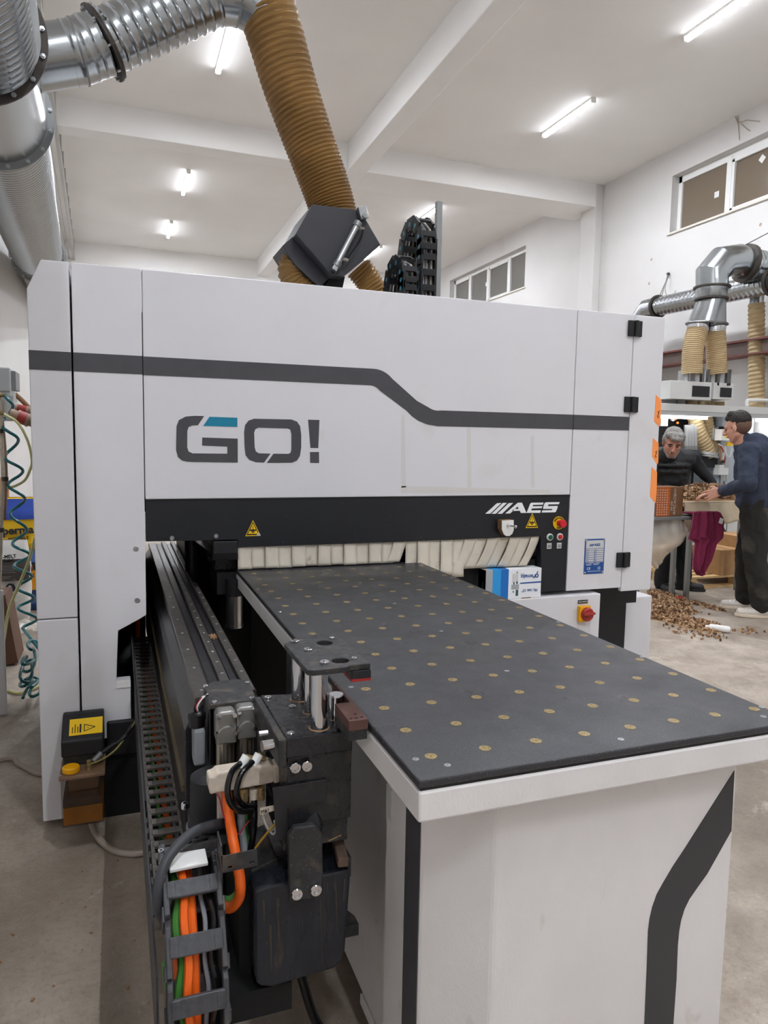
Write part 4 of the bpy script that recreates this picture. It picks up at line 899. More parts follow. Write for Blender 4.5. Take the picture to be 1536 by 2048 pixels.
M().box(-.07, -.012, .26, .045, .03, .40).build('bracket_plate', 'black_plastic', lp, bev=.008)
tag(M().tube(spline([(-.14, -.03, .10), (-.12, -.12, .03), (-.06, -.24, .012), (.02, -.30, .012), (.10, -.28, .012), (.2, -.2, .012)], 10), .011, 10).build('floor_cable', 'beige_cable'), 'beige cable curving over the floor below the oil tank', 'cable')
tag(M().tube(spline([(-1.0, .5, .011), (-0.545, 0.682, 0.011), (-0.453, 0.598, 0.011), (-0.349, 0.472, 0.011), (-.27, .62, .011), (-.2, .7, .011)], 10), .011, 10).build('floor_cable', 'beige_cable'), 'grey brown cable on the floor left of the machine column', 'cable')

# ================================================================== MAIN EXTRACTION DUCT
AD = Vector((-.0509, .9969, .0598)).normalized(); A0 = Vector((-.36, -2.887, 2.9))
def AX(y): return A0 + AD * ((y + 2.887) / AD.y)
du = thing('extraction_duct', 'thick galvanized spiral extraction duct running overhead along the left wall', 'duct', AX(1.0))
RD = .247
M().corr([AX(-3.4), AX(.55)], RD, .055, .010, 56, 8, 'rib').build('spiral_section', 'galvanized', du)
M().lathe(AX(.55), AD, [(0, RD), (.96, RD)], 64).build('tee_section', 'galvanized', du)
M().corr([AX(1.5), AX(6.0)], RD - .014, .052, .016, 56, 8, 'groove').build('spiral_section', 'galvanized', du)
M().corr([AX(6.0), AX(12.0)], RD - .014, .07, .016, 40, 8, 'groove').build('spiral_section', 'galvanized', du)
for y, m in ((.55, 'flange_dark'), (1.5, 'galvanized_dark'), (6.0, 'galvanized_dark')):
    f = M().ring(AX(y), AD, .284, .244, .012, 56).build('flange', m, du)
    x, z, d = frame_of(AD)
    for k in range(16):
        c = AX(y) + (x * math.cos(.2 + k * PI / 8) + z * math.sin(.2 + k * PI / 8)) * .267
        M().cyl(c - AD * .022, c + AD * .018, .006, n=8).cyl(c - AD * .015, c - AD * .006, .011, n=6, smooth=False).build('flange_bolt', 'steel', f)
g = M(); c0 = AX(5.75)
for k in range(44):
    a = -2.6 + 3.9 * k / 43; x, z, d = frame_of(AD)
    c = AX(5.75 + .02 * math.sin(k)) + (x * math.cos(a) + z * math.sin(a)) * (RD + .014)
    tdir = (-x * math.sin(a) + z * math.cos(a)); q = AD if k % 2 else (c - AX(5.75)).normalized()
    loop = [c + tdir * (.022 * math.cos(t)) + q * (.010 * math.sin(t)) for t in [i * PI / 4 for i in range(9)]]
    g.tube(loop, .0035, 5)
g.build('hanger_chain', 'galvanized_dark', du)

# ================================================================== BRANCH DUCT WITH ELBOW
bd = thing('branch_duct', 'galvanized branch duct leaving the main duct toward the brown flexible hose', 'duct', (-0.04, 0.9, 3.324))
YB_ = .92
b0, b1, b2, b3, b4, b5 = [Vector(p) for p in [(-0.357, 0.92, 3.193), (-0.152, 0.92, 3.266), (-0.045, 0.92, 3.324), (0.466, 0.92, 3.656), (0.597, 0.92, 3.67), (0.716, 0.92, 3.625)]]
RB = .134
M().lathe(b0, b1 - b0, [(0, RB), ((b1 - b0).length, RB)], 48).build('collar', 'galvanized', bd)
M().corr(spline([b1 - (b1 - b0) * .22, b1, b1.lerp(b2, .5) + Vector((0, 0, .003)), b2], 4), RB * 1.01, .045, .004, 48, 6, 'rib').build('elbow_piece', 'galvanized', bd)
M().ring(b1, b1 - b0, RB + .007, RB - .01, .008, 48).build('seam', 'galvanized_dark', bd)
f = M().ring(b2, b3 - b2, RB + .032, RB - .01, .010, 48).ring(b2 + (b3 - b2).normalized() * .012, b3 - b2, RB + .026, RB - .01, .008, 48).build('flange', 'flange_dark', bd)
x, z, d = frame_of(b3 - b2)
for k in range(8):
    c = b2 + (x * math.cos(k * PI / 4 + .3) + z * math.sin(k * PI / 4 + .3)) * (RB + .018); M().cyl(c - d * .02, c + d * .035, .006, n=8).build('flange_bolt', 'steel', f)
M().corr([b2 + d * .02, b3], RB, .052, .008, 48, 8, 'rib').build('spiral_section', 'galvanized', bd)
def mitre(pts, R, name, m, parent, n=40):
    P = [Vector(p) for p in pts]; rings = []
    for i, p in enumerate(P):
        if i == 0: nn = (P[1] - P[0]).normalized()
        elif i == len(P) - 1: nn = (P[-1] - P[-2]).normalized()
        else: nn = ((P[i] - P[i - 1]).normalized() + (P[i + 1] - P[i]).normalized()).normalized()
        rings.append((p, nn))
    d0 = (P[1] - P[0]).normalized(); x, y, _ = frame_of(d0); base = [x * math.cos(2 * PI * k / n) * R + y * math.sin(2 * PI * k / n) * R for k in range(n)]
    vs = []; cur = [P[0] + b for b in base]
    vs += cur
    for i in range(1, len(P)):
        dd = (P[i] - P[i - 1]).normalized(); p, nn = rings[i]
        cur = [q + dd * ((p - q).dot(nn) / dd.dot(nn)) for q in cur]; vs += cur
    g = M().add(vs, [(j * n + i, j * n + (i + 1) % n, (j + 1) * n + (i + 1) % n, (j + 1) * n + i)[::-1] for j in range(len(P) - 1) for i in range(n)], True)
    return g.build(name, m, parent, ang=.35)
mitre([b3, b3.lerp(b4, .5), b4, b5, b5 + Vector((.012, 0, -.03))], RB, 'elbow', 'galvanized', bd)
for p, d in ((b3, b4 - b3), (b4, b5 - b3)): M().ring(p, d, RB + .005, RB - .008, .010, 40).build('seam', 'galvanized_dark', bd)
# ================================================================== FLEXIBLE HOSE AND DUST HOOD
hp = [Vector(p) for p in [(0.721, 0.92, 3.645), (0.761, 0.92, 3.54), (0.802, 0.92, 3.414), (0.85, 0.92, 3.273), (0.916, 0.92, 3.109), (0.989, 0.92, 2.936), (1.047, 0.92, 2.795), (1.073, 0.92, 2.722), (1.087, 0.92, 2.66)]]
tag(M().corr(spline(hp, 14), .1365, .034, .012, 48, 7, 'wave', pitch1=.014, R1=.112).build('flexible_hose', 'hose_brown'), 'wide amber brown ribbed suction hose coming down to the dust hood', 'hose')
hd = thing('dust_hood', 'dark grey angular dust hood on top of the machine with a pneumatic cylinder', 'hood', (1.1, .8, 2.1))
F = [(0.916, 2.662), (1.167, 2.664), (1.278, 2.506), (1.176, 2.408), (1.083, 2.327), (1.02, 2.326), (0.831, 2.508)]
M().prism(F, 'y', .72, 1.10).build('hood_shell', 'hood_grey', hd, bev=.004)
fx = [(0.783, 2.467), (0.849, 2.531), (1.043, 2.344), (0.979, 2.278), (0.847, 2.378)]
M().prism(fx, 'y', .80, 1.06).build('hood_outlet', 'hood_grey', hd, bev=.004)
M().prism([(1.043, 2.344), (1.113, 2.346), (1.087, 2.224), (0.98, 2.215), (1.006, 2.293)], 'y', .80, 1.02).build('hood_throat', 'inner_dark', hd)
q0, q1 = Vector((1.172, 0.68, 2.644)), Vector((1.034, 0.68, 2.375)); dq = (q1 - q0).normalized()
cy = M().cyl(q0 + dq * .07, q0 + dq * .30, .0165, n=20).build('pneumatic_cylinder', 'steel', hd)
M().cyl(q0 + dq * .06, q0 + dq * .085, .022, n=16).build('cylinder_cap', 'galvanized_dark', cy); M().cyl(q0 + dq * .29, q0 + dq * .315, .022, n=16).build('cylinder_cap', 'galvanized_dark', cy)
M().cyl(q0 + dq * .31, q0 + dq * .35, .008, n=12).build('piston_rod', 'black_gloss', cy)
M().bar(q0 + dq * .34, q1 + dq * .01, .028, .03, up=(0, 1, 0)).build('clevis', 'steel', cy, bev=.003)
M().obox(q0 + Vector((0, .02, .0)), (.045, .035, .06), (0, -.3, 0)).build('pivot_bracket', 'steel', cy, bev=.003)
M().cyl(q0 + Vector((.0, -.012, -.02)), q0 + Vector((0, .04, -.02)), .010, n=12).build('pivot_pin', 'galvanized_dark', cy)
for t in (.10, .28):
    c = q0 + dq * t + Vector((.028, 0, .01)); M().cyl(c - Vector((.012, 0, 0)), c + Vector((.02, 0, -.005)), .008, n=10).build('air_fitting', 'nickel', cy)
M().tube(spline([q0 + dq * .10 + Vector((.045, 0, .01)), q0 + dq * .16 + Vector((.05, -.01, .0)), q0 + dq * .28 + Vector((.042, 0, .01))], 6), .005, 8).build('air_tube', 'black_hose', cy)
lh = [Vector(p) for p in [(0.924, 0.88, 2.466), (0.871, 0.88, 2.423), (0.848, 0.88, 2.358), (0.885, 0.88, 2.293), (0.974, 0.88, 2.249), (1.056, 0.88, 2.21)]]
hL = M().corr(spline(lh, 12), .064, .019, .009, 32, 6, 'wave').build('flexible_hose', 'hose_brown'); tag(hL, 'left short amber hose bending down from the dust hood', 'hose')
rh = [Vector(p) for p in [(1.222, 0.92, 2.427), (1.277, 0.92, 2.367), (1.327, 0.92, 2.286), (1.367, 0.92, 2.201)]]
hR = M().corr(spline(rh, 12), .066, .019, .009, 32, 6, 'wave').build('flexible_hose', 'hose_brown'); tag(hR, 'right short amber hose emerging below the dust hood', 'hose')
M().ring(lh[0], lh[1] - lh[0], .074, .05, .014, 28).build('hose_clamp', 'galvanized_dark', hd)

# ================================================================== VERTICAL CABLE CHAINS AND POST ON TOP OF THE MACHINE
def arch_chain(label, x0, x1, yn, yf, zt, pitch, lkL):
    t = thing('cable_chain', label, 'cable chain', ((x0 + x1) / 2, (yn + yf) / 2, 2.02))
    r = (yf - yn) / 2; ym = (yn + yf) / 2; zc = zt - r
    pts = [(yn, 1.99 + i * pitch) for i in range(int((zc - 1.99) / pitch) + 1)]
    n = max(3, int(PI * r / pitch)); pts += [(ym - r * math.cos(PI * i / n), zc + r * math.sin(PI * i / n)) for i in range(n + 1)]
    pts += [(yf, zc - (i + 1) * pitch) for i in range(int((zc - 2.0) / pitch))]
    h = .07; xc_ = (x0 + x1) / 2; w = x1 - x0; me = None
    for i in range(len(pts) - 1):
        (ya, za), (yb, zb) = pts[i], pts[i + 1]; a = math.atan2(zb - za, yb - ya)
        if me is None:
            g = M(); L = pitch
            for s in (-1, 1):
                xx = s * w / 2; g.prism([(-L * .62, -h / 2), (L * .52, -h / 2), (L * .62, 0), (L * .52, h / 2), (-L * .62, h / 2)], 'x', xx - s * .012, xx)
            for zz in (-h / 2 + .004, h / 2 - .004): g.box(-w / 2 + .01, -L * .22, zz - .005, w / 2 - .01, L * .22, zz + .005)
            o = g.build('chain_link', 'chain_black', t, bev=.003, seg=2); me = o.data
            dm = M().cyl((-w / 2 - .0008, 0, 0), (-w / 2 + .001, 0, 0), .011, n=14).build('pivot_cap', 'teal_cap', t); dme = dm.data
        else:
            o = link(bpy.data.objects.new('chain_link', me), t); md = o.modifiers.new('bevel', 'BEVEL'); md.width = .003; md.segments = 2; md.limit_method = 'ANGLE'
            dm = link(bpy.data.objects.new('pivot_cap', dme), t)
        for q in (o, dm): q.location = (xc_, (ya + yb) / 2, (za + zb) / 2); q.rotation_euler = (a, 0, 0)
    for dx, m in ((-.02, 'label_grey'), (-.004, 'grey_cable'), (.014, 'dark_cable'), (.024, 'beige_plastic')):
        M().tube([(xc_ + dx, y, z) for y, z in pts], .0075, 7).build('cable', m, t)
arch_chain('taller black cable chain arch with teal pins on top of the machine', 1.398, 1.482, .49, .76, 2.60, .075, 0)
arch_chain('shorter black cable chain arch with teal pins in front of the taller one', 1.285, 1.365, .44, .66, 2.385, .07, 0)
tag(M().box(1.548, .62, 1.99, 1.578, .65, 2.728).build('steel_post', 'galvanized_dark', bev=.002), 'thin grey square post standing behind the cable chains', 'post')

g = M()
for _ in range(70):
    x, y = random.uniform(-.55, .05), random.uniform(-2.0, -.3); L_ = random.uniform(.004, .012); g.obox((x, y, L_ * .25), (L_, L_ * .6, L_ * .4), (0, 0, random.random() * 6))
tag(g.build('floor_crumbs', ['dowel_brown', 'dowel_light']), 'scattered tiny wood crumbs on the floor left of the table', 'crumbs', kind='stuff')

# ================================================================== RIGHT HAND BACKGROUND: DUCTS
wd = thing('duct_run', 'galvanized duct running along the right wall behind the edge banding line', 'duct', (7.5, 5, 3.5))
w0, w1 = Vector((7.5, 5.95, 3.54)), Vector((7.5, 1.2, 3.44))
M().corr([w0, w1], .132, .075, .005, 36, 6, 'rib').build('spiral_section', 'galvanized', wd)
mitre([w0, w0 + Vector((0, .22, .0)), w0 + Vector((0, .40, -.16)), w0 + Vector((0, .45, -.5)), w0 + Vector((0, .45, -1.2))], .145, 'elbow', 'galvanized', wd, 32)
M().ring(w0, (0, 1, 0), .168, .14, .03, 36).build('flange', 'flange_dark', wd)
q = Vector((7.5, 4.018, 3.511)); M().ring(w0.lerp(w1, .42), (0, 1, 0), .168, .14, .03, 36).build('flange', 'flange_dark', wd)
g = M(); top = Vector((7.98, 6.312, 4.127)); 
g.tube([w0 + Vector((0, -.02, .15)), top], .006, 5).tube([w0 + Vector((0, -.06, .13)), top + Vector((-.02, 0, 0))], .005, 5).tube(spline([top, top + Vector((-.1, -.05, -.25)), top + Vector((-.12, -.2, -.42)), top + Vector((-.08, -.26, -.3))], 6), .005, 5)
g.build('hanger_wire', 'galvanized_dark', wd)['kind'] = 'stuff'; M().cyl(top, top + Vector((-.03, 0, 0)), .022, n=10).build('wall_anchor', 'flange_dark', wd)
ob = M().lathe(Vector((7.692, 4.35, 3.331)) + Vector((0, 0, .32)), (0, 0, -1), [(0, .095), (.12, .095), (.13, .105), (.16, .105), (.17, .085), (.36, .085)], 24).build('outlet', 'galvanized', wd)
ed = thing('extraction_duct', 'galvanized elbow duct with flared cone above the two tan hoses on the right', 'duct', (6.8, 4.2, 3.0))
e0 = [Vector(p) for p in [(6.808, 4.2, 3.426), (6.795, 4.2, 3.585), (6.931, 4.2, 3.734), (7.18, 4.2, 3.788), (7.319, 4.2, 3.76)]]
e0[0].y = 4.2
mitre(e0, .185, 'elbow', 'galvanized', ed, 36)
d4 = Vector((1, -.08, -.10)).normalized()
M().corr([e0[4], e0[4] + d4 * .58], .188, .05, .005, 40, 6, 'rib').build('spiral_section', 'galvanized', ed)
M().ring(e0[4], d4, .232, .185, .05, 36).build('flange', 'flange_dark', ed)
for p in (e0[1], e0[2], e0[3]): pass
c = e0[0]; M().lathe(c, (0, 0, -1), [(0, .185), (.03, .185), (.12, .17), (.135, .165)], 36).build('reducer', 'galvanized', ed)
M().ring(c, (0, 0, 1), .215, .18, .02, 36).build('flange', 'flange_dark', ed); M().ring(c + Vector((0, 0, -.14)), (0, 0, 1), .195, .16, .02, 36).build('flange', 'flange_dark', ed)
cb = [(6.503, 2.986), (7.022, 3.011)]
g = M(); n = 36; cz = c.z - .145; zb = cb[0][1]; cxm = (cb[0][0] + cb[1][0]) / 2; hw = (cb[1][0] - cb[0][0]) / 2
vs = [(c.x + .165 * math.cos(2 * PI * i / n), c.y + .165 * math.sin(2 * PI * i / n), cz) for i in range(n)] + [(cxm + hw * math.cos(2 * PI * i / n), c.y + .17 * math.sin(2 * PI * i / n), zb) for i in range(n)]
g.add(vs, [(i, n + i, n + (i + 1) % n, (i + 1) % n) for i in range(n)] + [tuple(range(n, 2 * n))[::-1]], True).build('cone', 'galvanized', ed)
g = M(); g.tube([(cxm + (hw + .015) * math.cos(2 * PI * i / 40), c.y + .185 * math.sin(2 * PI * i / 40), zb) for i in range(41)], .012, 6).build('cone_rim', 'galvanized_dark', ed)
for k, s in enumerate((-1, 1)): M().lathe((cxm + s * .135, c.y, zb), (0, 0, -1), [(0, .12), (.03, .12), (.03, .125), (.05, .125), (.05, .12), (.09, .12)], 28).build('collar', 'chrome', ed)
hw0 = [(6.434, 4.2, 2.367), (6.719, 4.2, 2.381), (7.065, 4.2, 2.397)]
tag(M().corr(spline([(cxm - .135, c.y, zb - .06), (cxm - .19, c.y, zb - .30), (6.579, 4.2, 2.374)], 10), .118, .022, .007, 32, 5, 'wave').build('suction_hose', 'hose_tan'), 'left tan suction hose between the cone and the extraction boxes', 'hose')
tag(M().corr(spline([(cxm + .135, c.y, zb - .06), (cxm + .17, c.y, zb - .30), (6.97, 4.2, 2.393)], 10), .115, .022, .007, 32, 5, 'wave').build('suction_hose', 'hose_tan'), 'right tan suction hose between the cone and the extraction boxes', 'hose')
tag(M().corr([Vector((7.692, 4.35, 3.331)), Vector((7.811, 4.35, 2.013))], .092, .055, .012, 28, 5, 'wave').build('suction_hose', 'hose_tan'), 'straight vertical tan suction hose at the right edge of the photo', 'hose')
g = M().cyl(Vector((7.97, 4.715, 4.439)), Vector((7.97, 4.715, 4.439)) + Vector((-.02, 0, 0)), .02, n=8)
wire = tag(M().tube([(7.169, 4.2, 3.919), (7.642, 4.2, 4.162), (8.155, 4.2, 4.428), (8.0, 4.2, 4.75)], .007, 5).build('hanger_wire', 'galvanized_dark'), 'twisted steel wire holding the galvanized elbow duct to the wall', 'wire')

# ================================================================== EDGE BANDING LINE BEHIND THE WORKERS
eb = thing('edge_banding_machine', 'grey edge banding line with lit canopy and extraction boxes behind the two workers', 'machine', (7.0, 4.5, 0))
E0, E1 = 5.95, 7.95
M().box(E0, 4.2, .14, E1, 5.3, .80).build('body', 'grey_light', eb, bev=.008)
M().box(E0 + .03, 4.24, 0, E1, 5.2, .14).build('plinth', 'inner_dark', eb)
M().box(E0, 4.16, .80, E1, 5.3, .86).build('bed', 'aluminium', eb, bev=.004)
M().box(7.28, 4.194, .16, 7.284, 4.2, .79).box(E0, 4.194, .55, E1, 4.2, .553).build('panel_joint', 'dark_glass', eb)
hb = M().box(*[(7.224, 4.196, 0.622)[0], 4.19, (7.227, 4.196, 0.59)[2]], *[(7.323, 4.196, 0.62)[0], 4.197, (7.223, 4.196, 0.635)[2]]).build('handle_slot', 'black_plastic', eb)
M().box(E0, 4.95, .86, E1, 5.3, 1.9).build('back_panel', 'machine_black', eb)
M().box(7.4, 4.5, .86, E1, 4.95, 1.9).build('side_cabinet', 'cabinet_blue_grey', eb, bev=.01)
cz0, cz1 = (6.151, 4.2, 1.889)[2], (6.142, 4.2, 2.008)[2]
M().box(E0 - .1, 4.2, cz0 + .03, E1, 5.3, cz1).build('canopy', 'grey_light', eb, bev=.006)
M().box(E0 - .1, 4.21, cz0 - .02, E1, 4.26, cz0 + .03).build('canopy_lip', 'grey_paint', eb)
for p, L in (((6.602, 4.3, 1.862), .75), ((8.129, 4.3, 1.904), .75)):
    l = M().box(p[0] - L / 2, 4.28, cz0 - .02, p[0] + L / 2, 4.34, cz0 + .03).build('canopy_lamp', 'lamp_housing', eb); M().box(p[0] - L / 2 + .03, 4.285, cz0 - .055, p[0] + L / 2 - .03, 4.33, cz0 - .02).build('lamp_tube', 'work_lamp', l)
def pbox(parent, name, m, y, d, a, b, bev=.004): # box from two corners surveyed on plane y
    return M().box(a[0], y, a[2], b[0], y + d, b[2]).build(name, m, parent, bev=bev)
xb0 = pbox(eb, 'extraction_box', 'grey_light', 4.15, .5, (6.222, 4.15, 2.062), (6.85, 4.15, 2.28)); xb1 = pbox(eb, 'extraction_box', 'grey_light', 4.17, .5, (6.902, 4.17, 2.082), (7.221, 4.17, 2.285))
pbox(xb0, 'vent_window', 'dark_glass', 4.143, .01, (6.549, 4.145, 2.098), (6.818, 4.145, 2.23)); pbox(xb1, 'vent_window', 'dark_glass', 4.163, .01, (7.006, 4.165, 2.11), (7.188, 4.165, 2.228))
for k, p in enumerate([(6.583, 4.3, 2.327), (6.739, 4.3, 2.335), (6.992, 4.3, 2.346), (7.121, 4.3, 2.352)]): M().lathe((p[0], p[1], p[2] - .06), (0, 0, 1), [(0, .095), (.15, .095), (.15, .08)], 24).build('inlet_collar', 'aluminium', eb)
for k, p in enumerate([(6.547, 4.22, 2.332), (6.725, 4.22, 2.34), (6.811, 4.22, 2.344), (6.969, 4.22, 2.351), (7.121, 4.22, 2.352), (7.153, 4.22, 2.354)]): M().box(p[0] - .014, 4.17, p[2] - .10, p[0] + .014, 4.2, p[2] + .10).build('slide_valve', 'galvanized_dark', eb)
for k, p in enumerate([(6.433, 4.3, 2.047), (6.572, 4.3, 2.052), (6.76, 4.3, 2.058), (6.943, 4.3, 2.065), (7.063, 4.3, 2.069), (7.201, 4.3, 2.074)]): M().lathe((p[0], 4.4, cz1), (0, 0, 1), [(0, .09), (.06, .085)], 20).build('outlet_stub', 'hose_tan' if k > 1 else 'galvanized_dark', eb)
M().tube(spline([(7.542, 4.25, 2.02), (7.537, 4.25, 2.07), (7.585, 4.25, 2.097), (7.967, 4.25, 2.105)], 4), .022, 10).build('guard_rail', 'white_plastic', eb)
# machine innards between bed and canopy
for pts, r in (([(6.975, 4.55, 1.91), (7.066, 4.55, 1.694), (7.205, 4.55, 1.501), (7.283, 4.55, 1.371)], .085), ([(7.221, 4.6, 1.919), (7.29, 4.6, 1.679), (7.376, 4.6, 1.45), (7.424, 4.6, 1.278)], .07), ([(7.521, 4.7, 1.93), (7.6, 4.7, 1.813), (7.641, 4.7, 1.733)], .07), ([(7.797, 4.75, 1.94), (7.821, 4.75, 1.656), (7.838, 4.75, 1.453)], .06)):
    M().corr(spline(pts, 8), r, .045, .010, 24, 5, 'wave').build('suction_hose', 'hose_tan', eb)
M().ring((7.198, 4.5, 1.398), (.15, 0, 1), .12, .08, .03, 24).ring((7.217, 4.5, 1.365), (.15, 0, 1), .12, .08, .02, 24).build('hose_clamp', 'aluminium', eb)
c_ = pbox(eb, 'control_box', 'white_plastic', 4.35, .12, (7.259, 4.35, 1.575), (7.472, 4.35, 1.72)); M().cyl((7.332, 4.349, 1.685), (7.313, 4.33, 1.685), .025, n=14).build('selector', 'blue_plate', c_); M().cyl((7.4, 4.349, 1.674), (7.36, 4.31, 1.673), .02, n=12).build('knob', 'black_plastic', c_); pbox(c_, 'note', 'yellow', 4.345, .003, (7.31, 4.345, 1.608), (7.339, 4.345, 1.653), 0)
pbox(eb, 'control_top', 'black_plastic', 4.4, .1, (7.348, 4.4, 1.718), (7.42, 4.4, 1.758)); pbox(eb, 'yellow_tag', 'yellow', 4.4, .02, (7.407, 4.4, 1.506), (7.504, 4.4, 1.559), .002)
pbox(eb, 'grey_unit', 'grey_paint', 4.5, .15, (7.275, 4.5, 1.581), (7.413, 4.5, 1.74)); pbox(eb, 'motor_unit', 'black_plastic', 4.5, .2, (7.096, 4.5, 1.221), (7.368, 4.5, 1.373)); pbox(eb, 'control_head', 'grey_light', 4.4, .15, (6.328, 4.4, 1.739), (6.433, 4.4, 1.89))
M().lathe((6.58, 4.5, 1.847), (0, -1, 0), [(0, .0), (0, .04), (.02, .04), (.02, 0)], 12).build('dial', 'galvanized_dark', eb)
for p in [(6.592, 4.45, 1.834), (6.627, 4.45, 1.784)]: M().ball(p, .016, nu=8, nv=6).build('pilot_light', 'orange_cable', eb)
for k, (a, b) in enumerate(zip([(6.812, 4.45, 1.764), (6.859, 4.45, 1.778), (6.909, 4.45, 1.753), (6.764, 4.45, 1.763), (7.409, 4.45, 1.283), (7.46, 4.45, 1.284), (7.397, 4.45, 1.126), (7.457, 4.45, 1.113)], [(6.833, 4.45, 1.478), (6.881, 4.45, 1.492), (6.932, 4.45, 1.46), (6.784, 4.45, 1.497), (7.429, 4.45, 1.047), (7.479, 4.45, 1.047), (7.41, 4.45, 0.962), (7.47, 4.45, 0.961)])):
    M().cyl(a, b, .028 if k < 6 else .018, n=14).build('pneumatic_cylinder', 'aluminium', eb)
pbox(eb, 'slide_block', 'galvanized_dark', 4.42, .1, (6.744, 4.42, 1.446), (6.949, 4.42, 1.499)); pbox(eb, 'slide_block', 'grey_light', 4.42, .1, (7.325, 4.42, 1.128), (7.482, 4.42, 1.259)); pbox(eb, 'slide_block', 'aluminium', 4.41, .1, (7.407, 4.41, 1.226), (7.475, 4.41, 1.324))
for k, pts in enumerate(([(7.231, 4.4, 1.523), (7.274, 4.4, 1.498), (7.314, 4.4, 1.421), (7.315, 4.4, 1.311)], [(7.263, 4.4, 1.53), (7.325, 4.4, 1.492), (7.366, 4.4, 1.402), (7.355, 4.4, 1.324)], [(7.354, 4.38, 1.499), (7.388, 4.38, 1.389), (7.448, 4.38, 1.377), (7.464, 4.38, 1.481)], [(7.299, 4.4, 1.504), (7.345, 4.4, 1.453), (7.386, 4.4, 1.356), (7.383, 4.4, 1.292)])):
    M().tube(spline(pts, 6), .011, 6).build('cable', ('mdf', 'label_grey', 'label_grey', 'red_dark')[k], eb)
M().tube(spline([(7.099, 4.15, 0.794), (7.133, 4.15, 0.571), (7.228, 4.15, 0.408), (7.419, 4.15, 0.306)], 6), .010, 6).build('power_cord', 'black_hose', eb)
M().tube(spline([(7, 4.12, 0.64), (7.1, 4.12, 0.511), (7.113, 4.12, 0.352), (7.118, 4.12, 0.192)], 6), .014, 6).build('air_line', 'carton_blue_dark', eb)
M().tube(spline([(7.051, 4.13, 0.543), (7.191, 4.13, 0.412), (7.335, 4.13, 0.273)], 6), .008, 6).build('power_cord', 'black_hose', eb)
M().corr(spline([(6.877, 4.05, 0.818), (6.975, 4.05, 0.786), (7.027, 4.05, 0.735), (6.976, 4.05, 0.673)], 6), .06, .03, .004, 18, 5, 'wave').build('bent_pipe', 'aluminium', eb)

# ================================================================== PALLET AND CARTONS
pa = thing('pallet', 'wooden pallet of narrow slats under the cardboard cartons', 'pallet', (6.2, 3.3, 0))
for k in range(7): M().box(5.55, 2.98 + .15 * k, .105, 7.0, 3.07 + .15 * k, .125).build('slat', 'pine', pa)
for x in (5.62, 6.25, 6.9): M().box(x - .05, 2.98, .085, x + .05, 3.97, .105).build('stringer', 'pine', pa)
for x in (5.62, 6.25, 6.9):
    for y in (3.02, 3.47, 3.92): M().box(x - .06, y - .05, .02, x + .06, y + .05, .085).build('block', 'pine', pa)
for y in (3.02, 3.47, 3.92): M().box(5.55, y - .05, 0, 7.0, y + .05, .02).build('bottom_board', 'pine', pa)
def carton(lab, x0, y0, x1, y1, z0, z1):
    t = thing('cardboard_box', lab, 'box', ((x0 + x1) / 2, (y0 + y1) / 2, z0), 'brown cartons on the pallet')
    M().box(x0, y0, z0, x1, y1, z1).build('carton_body', 'cardboard', t, bev=.004); xm = (x0 + x1) / 2
    M().box(xm - .03, y0 - .001, z1 - .06, xm + .03, y1 + .001, z1 + .001).build('packing_tape', 'tape_brown', t)
    M().box(xm - .0015, y0, z1, xm + .0015, y1, z1 + .0015).build('flap_gap', 'mdf', t)
a = (5.911, 3, 0.08); 
carton('lower brown carton at the left end of the pallet', 5.98, 2.99, 6.30, 3.40, .125, .40); carton('taller brown carton beside the dark trousers', 6.305, 3.0, 6.62, 3.42, .125, .53); carton('brown carton at the right edge behind the worker', 6.63, 3.0, 6.98, 3.45, .125, .50)

# ================================================================== SORTING TABLE, GOODS AND WASTE
wt = thing('sorting_table', 'work table draped with a beige sheet between the two workers', 'table', (5.45, 2.7, 0))
M().box(4.98, 2.50, .93, 6.1, 2.86, .965).build('table_top', 'pine', wt, bev=.003)
def drape(u, v):
    x = 5.0 + .98 * u; a = .02 * math.sin(u * 19) + .012 * math.sin(u * 41 + 2)
    return (x, 2.495 + a * v - .02 * v, .975 - (.30 - .16 * u) * v)
M().grid(drape, 40, 10).build('sheet_front', 'beige_sheet', wt, solid=.003)
M().grid(lambda u, v: (4.98 + 1.1 * u, 2.49 + .38 * v, .968 + .006 * math.sin(u * 23) * math.sin(v * 9)), 30, 10).build('sheet_top', 'beige_sheet', wt, solid=.003)
for x in (5.20, 6.05):
    for y in (2.62, 2.82): M().box(x - .02, y - .02, 0, x + .02, y + .02, .93).build('leg', 'galvanized_dark', wt)
def heap(name, n, fn, size, mats, label, cat):
    g = M()
    for _ in range(n):
        c = fn(); L = size * random.uniform(.7, 1.4); g.obox(c, (L, L * random.uniform(.4, .7), L * random.uniform(.35, .6)), (random.random() * 6, random.random() * 6, random.random() * 6))
    o = g.build(name, mats); o['kind'] = 'stuff'; o['label'] = label; o['category'] = cat
    for p in o.data.polygons: p.material_index = (p.index // 6 * 7919) % len(mats)
    return o
def f_top():
    while True:
        x, y = random.uniform(5.05, 5.98), random.uniform(2.53, 2.84); h = .16 * max(0, 1 - ((x - 5.42) / .56) ** 2) * max(0, 1 - ((y - 2.69) / .19) ** 2)
        if h > .004: return (x, y, .972 + h * random.uniform(.5, 1.0) + .006)
M().grid(lambda u, v: (5.0 + .95 * u, 2.52 + .34 * v, .970 + .13 * max(0, 1 - ((5.0 + .95 * u - 5.42) / .52) ** 2) * max(0, 1 - ((v - .5) / .5) ** 2)), 24, 14).build('heap_core', 'dowel_brown', wt)
heap('wood_plugs', 3000, f_top, .019, ['dowel_brown', 'dowel_light', 'dowel_dark'], 'heap of small brown wooden plugs on the sorting table', 'wood plugs')
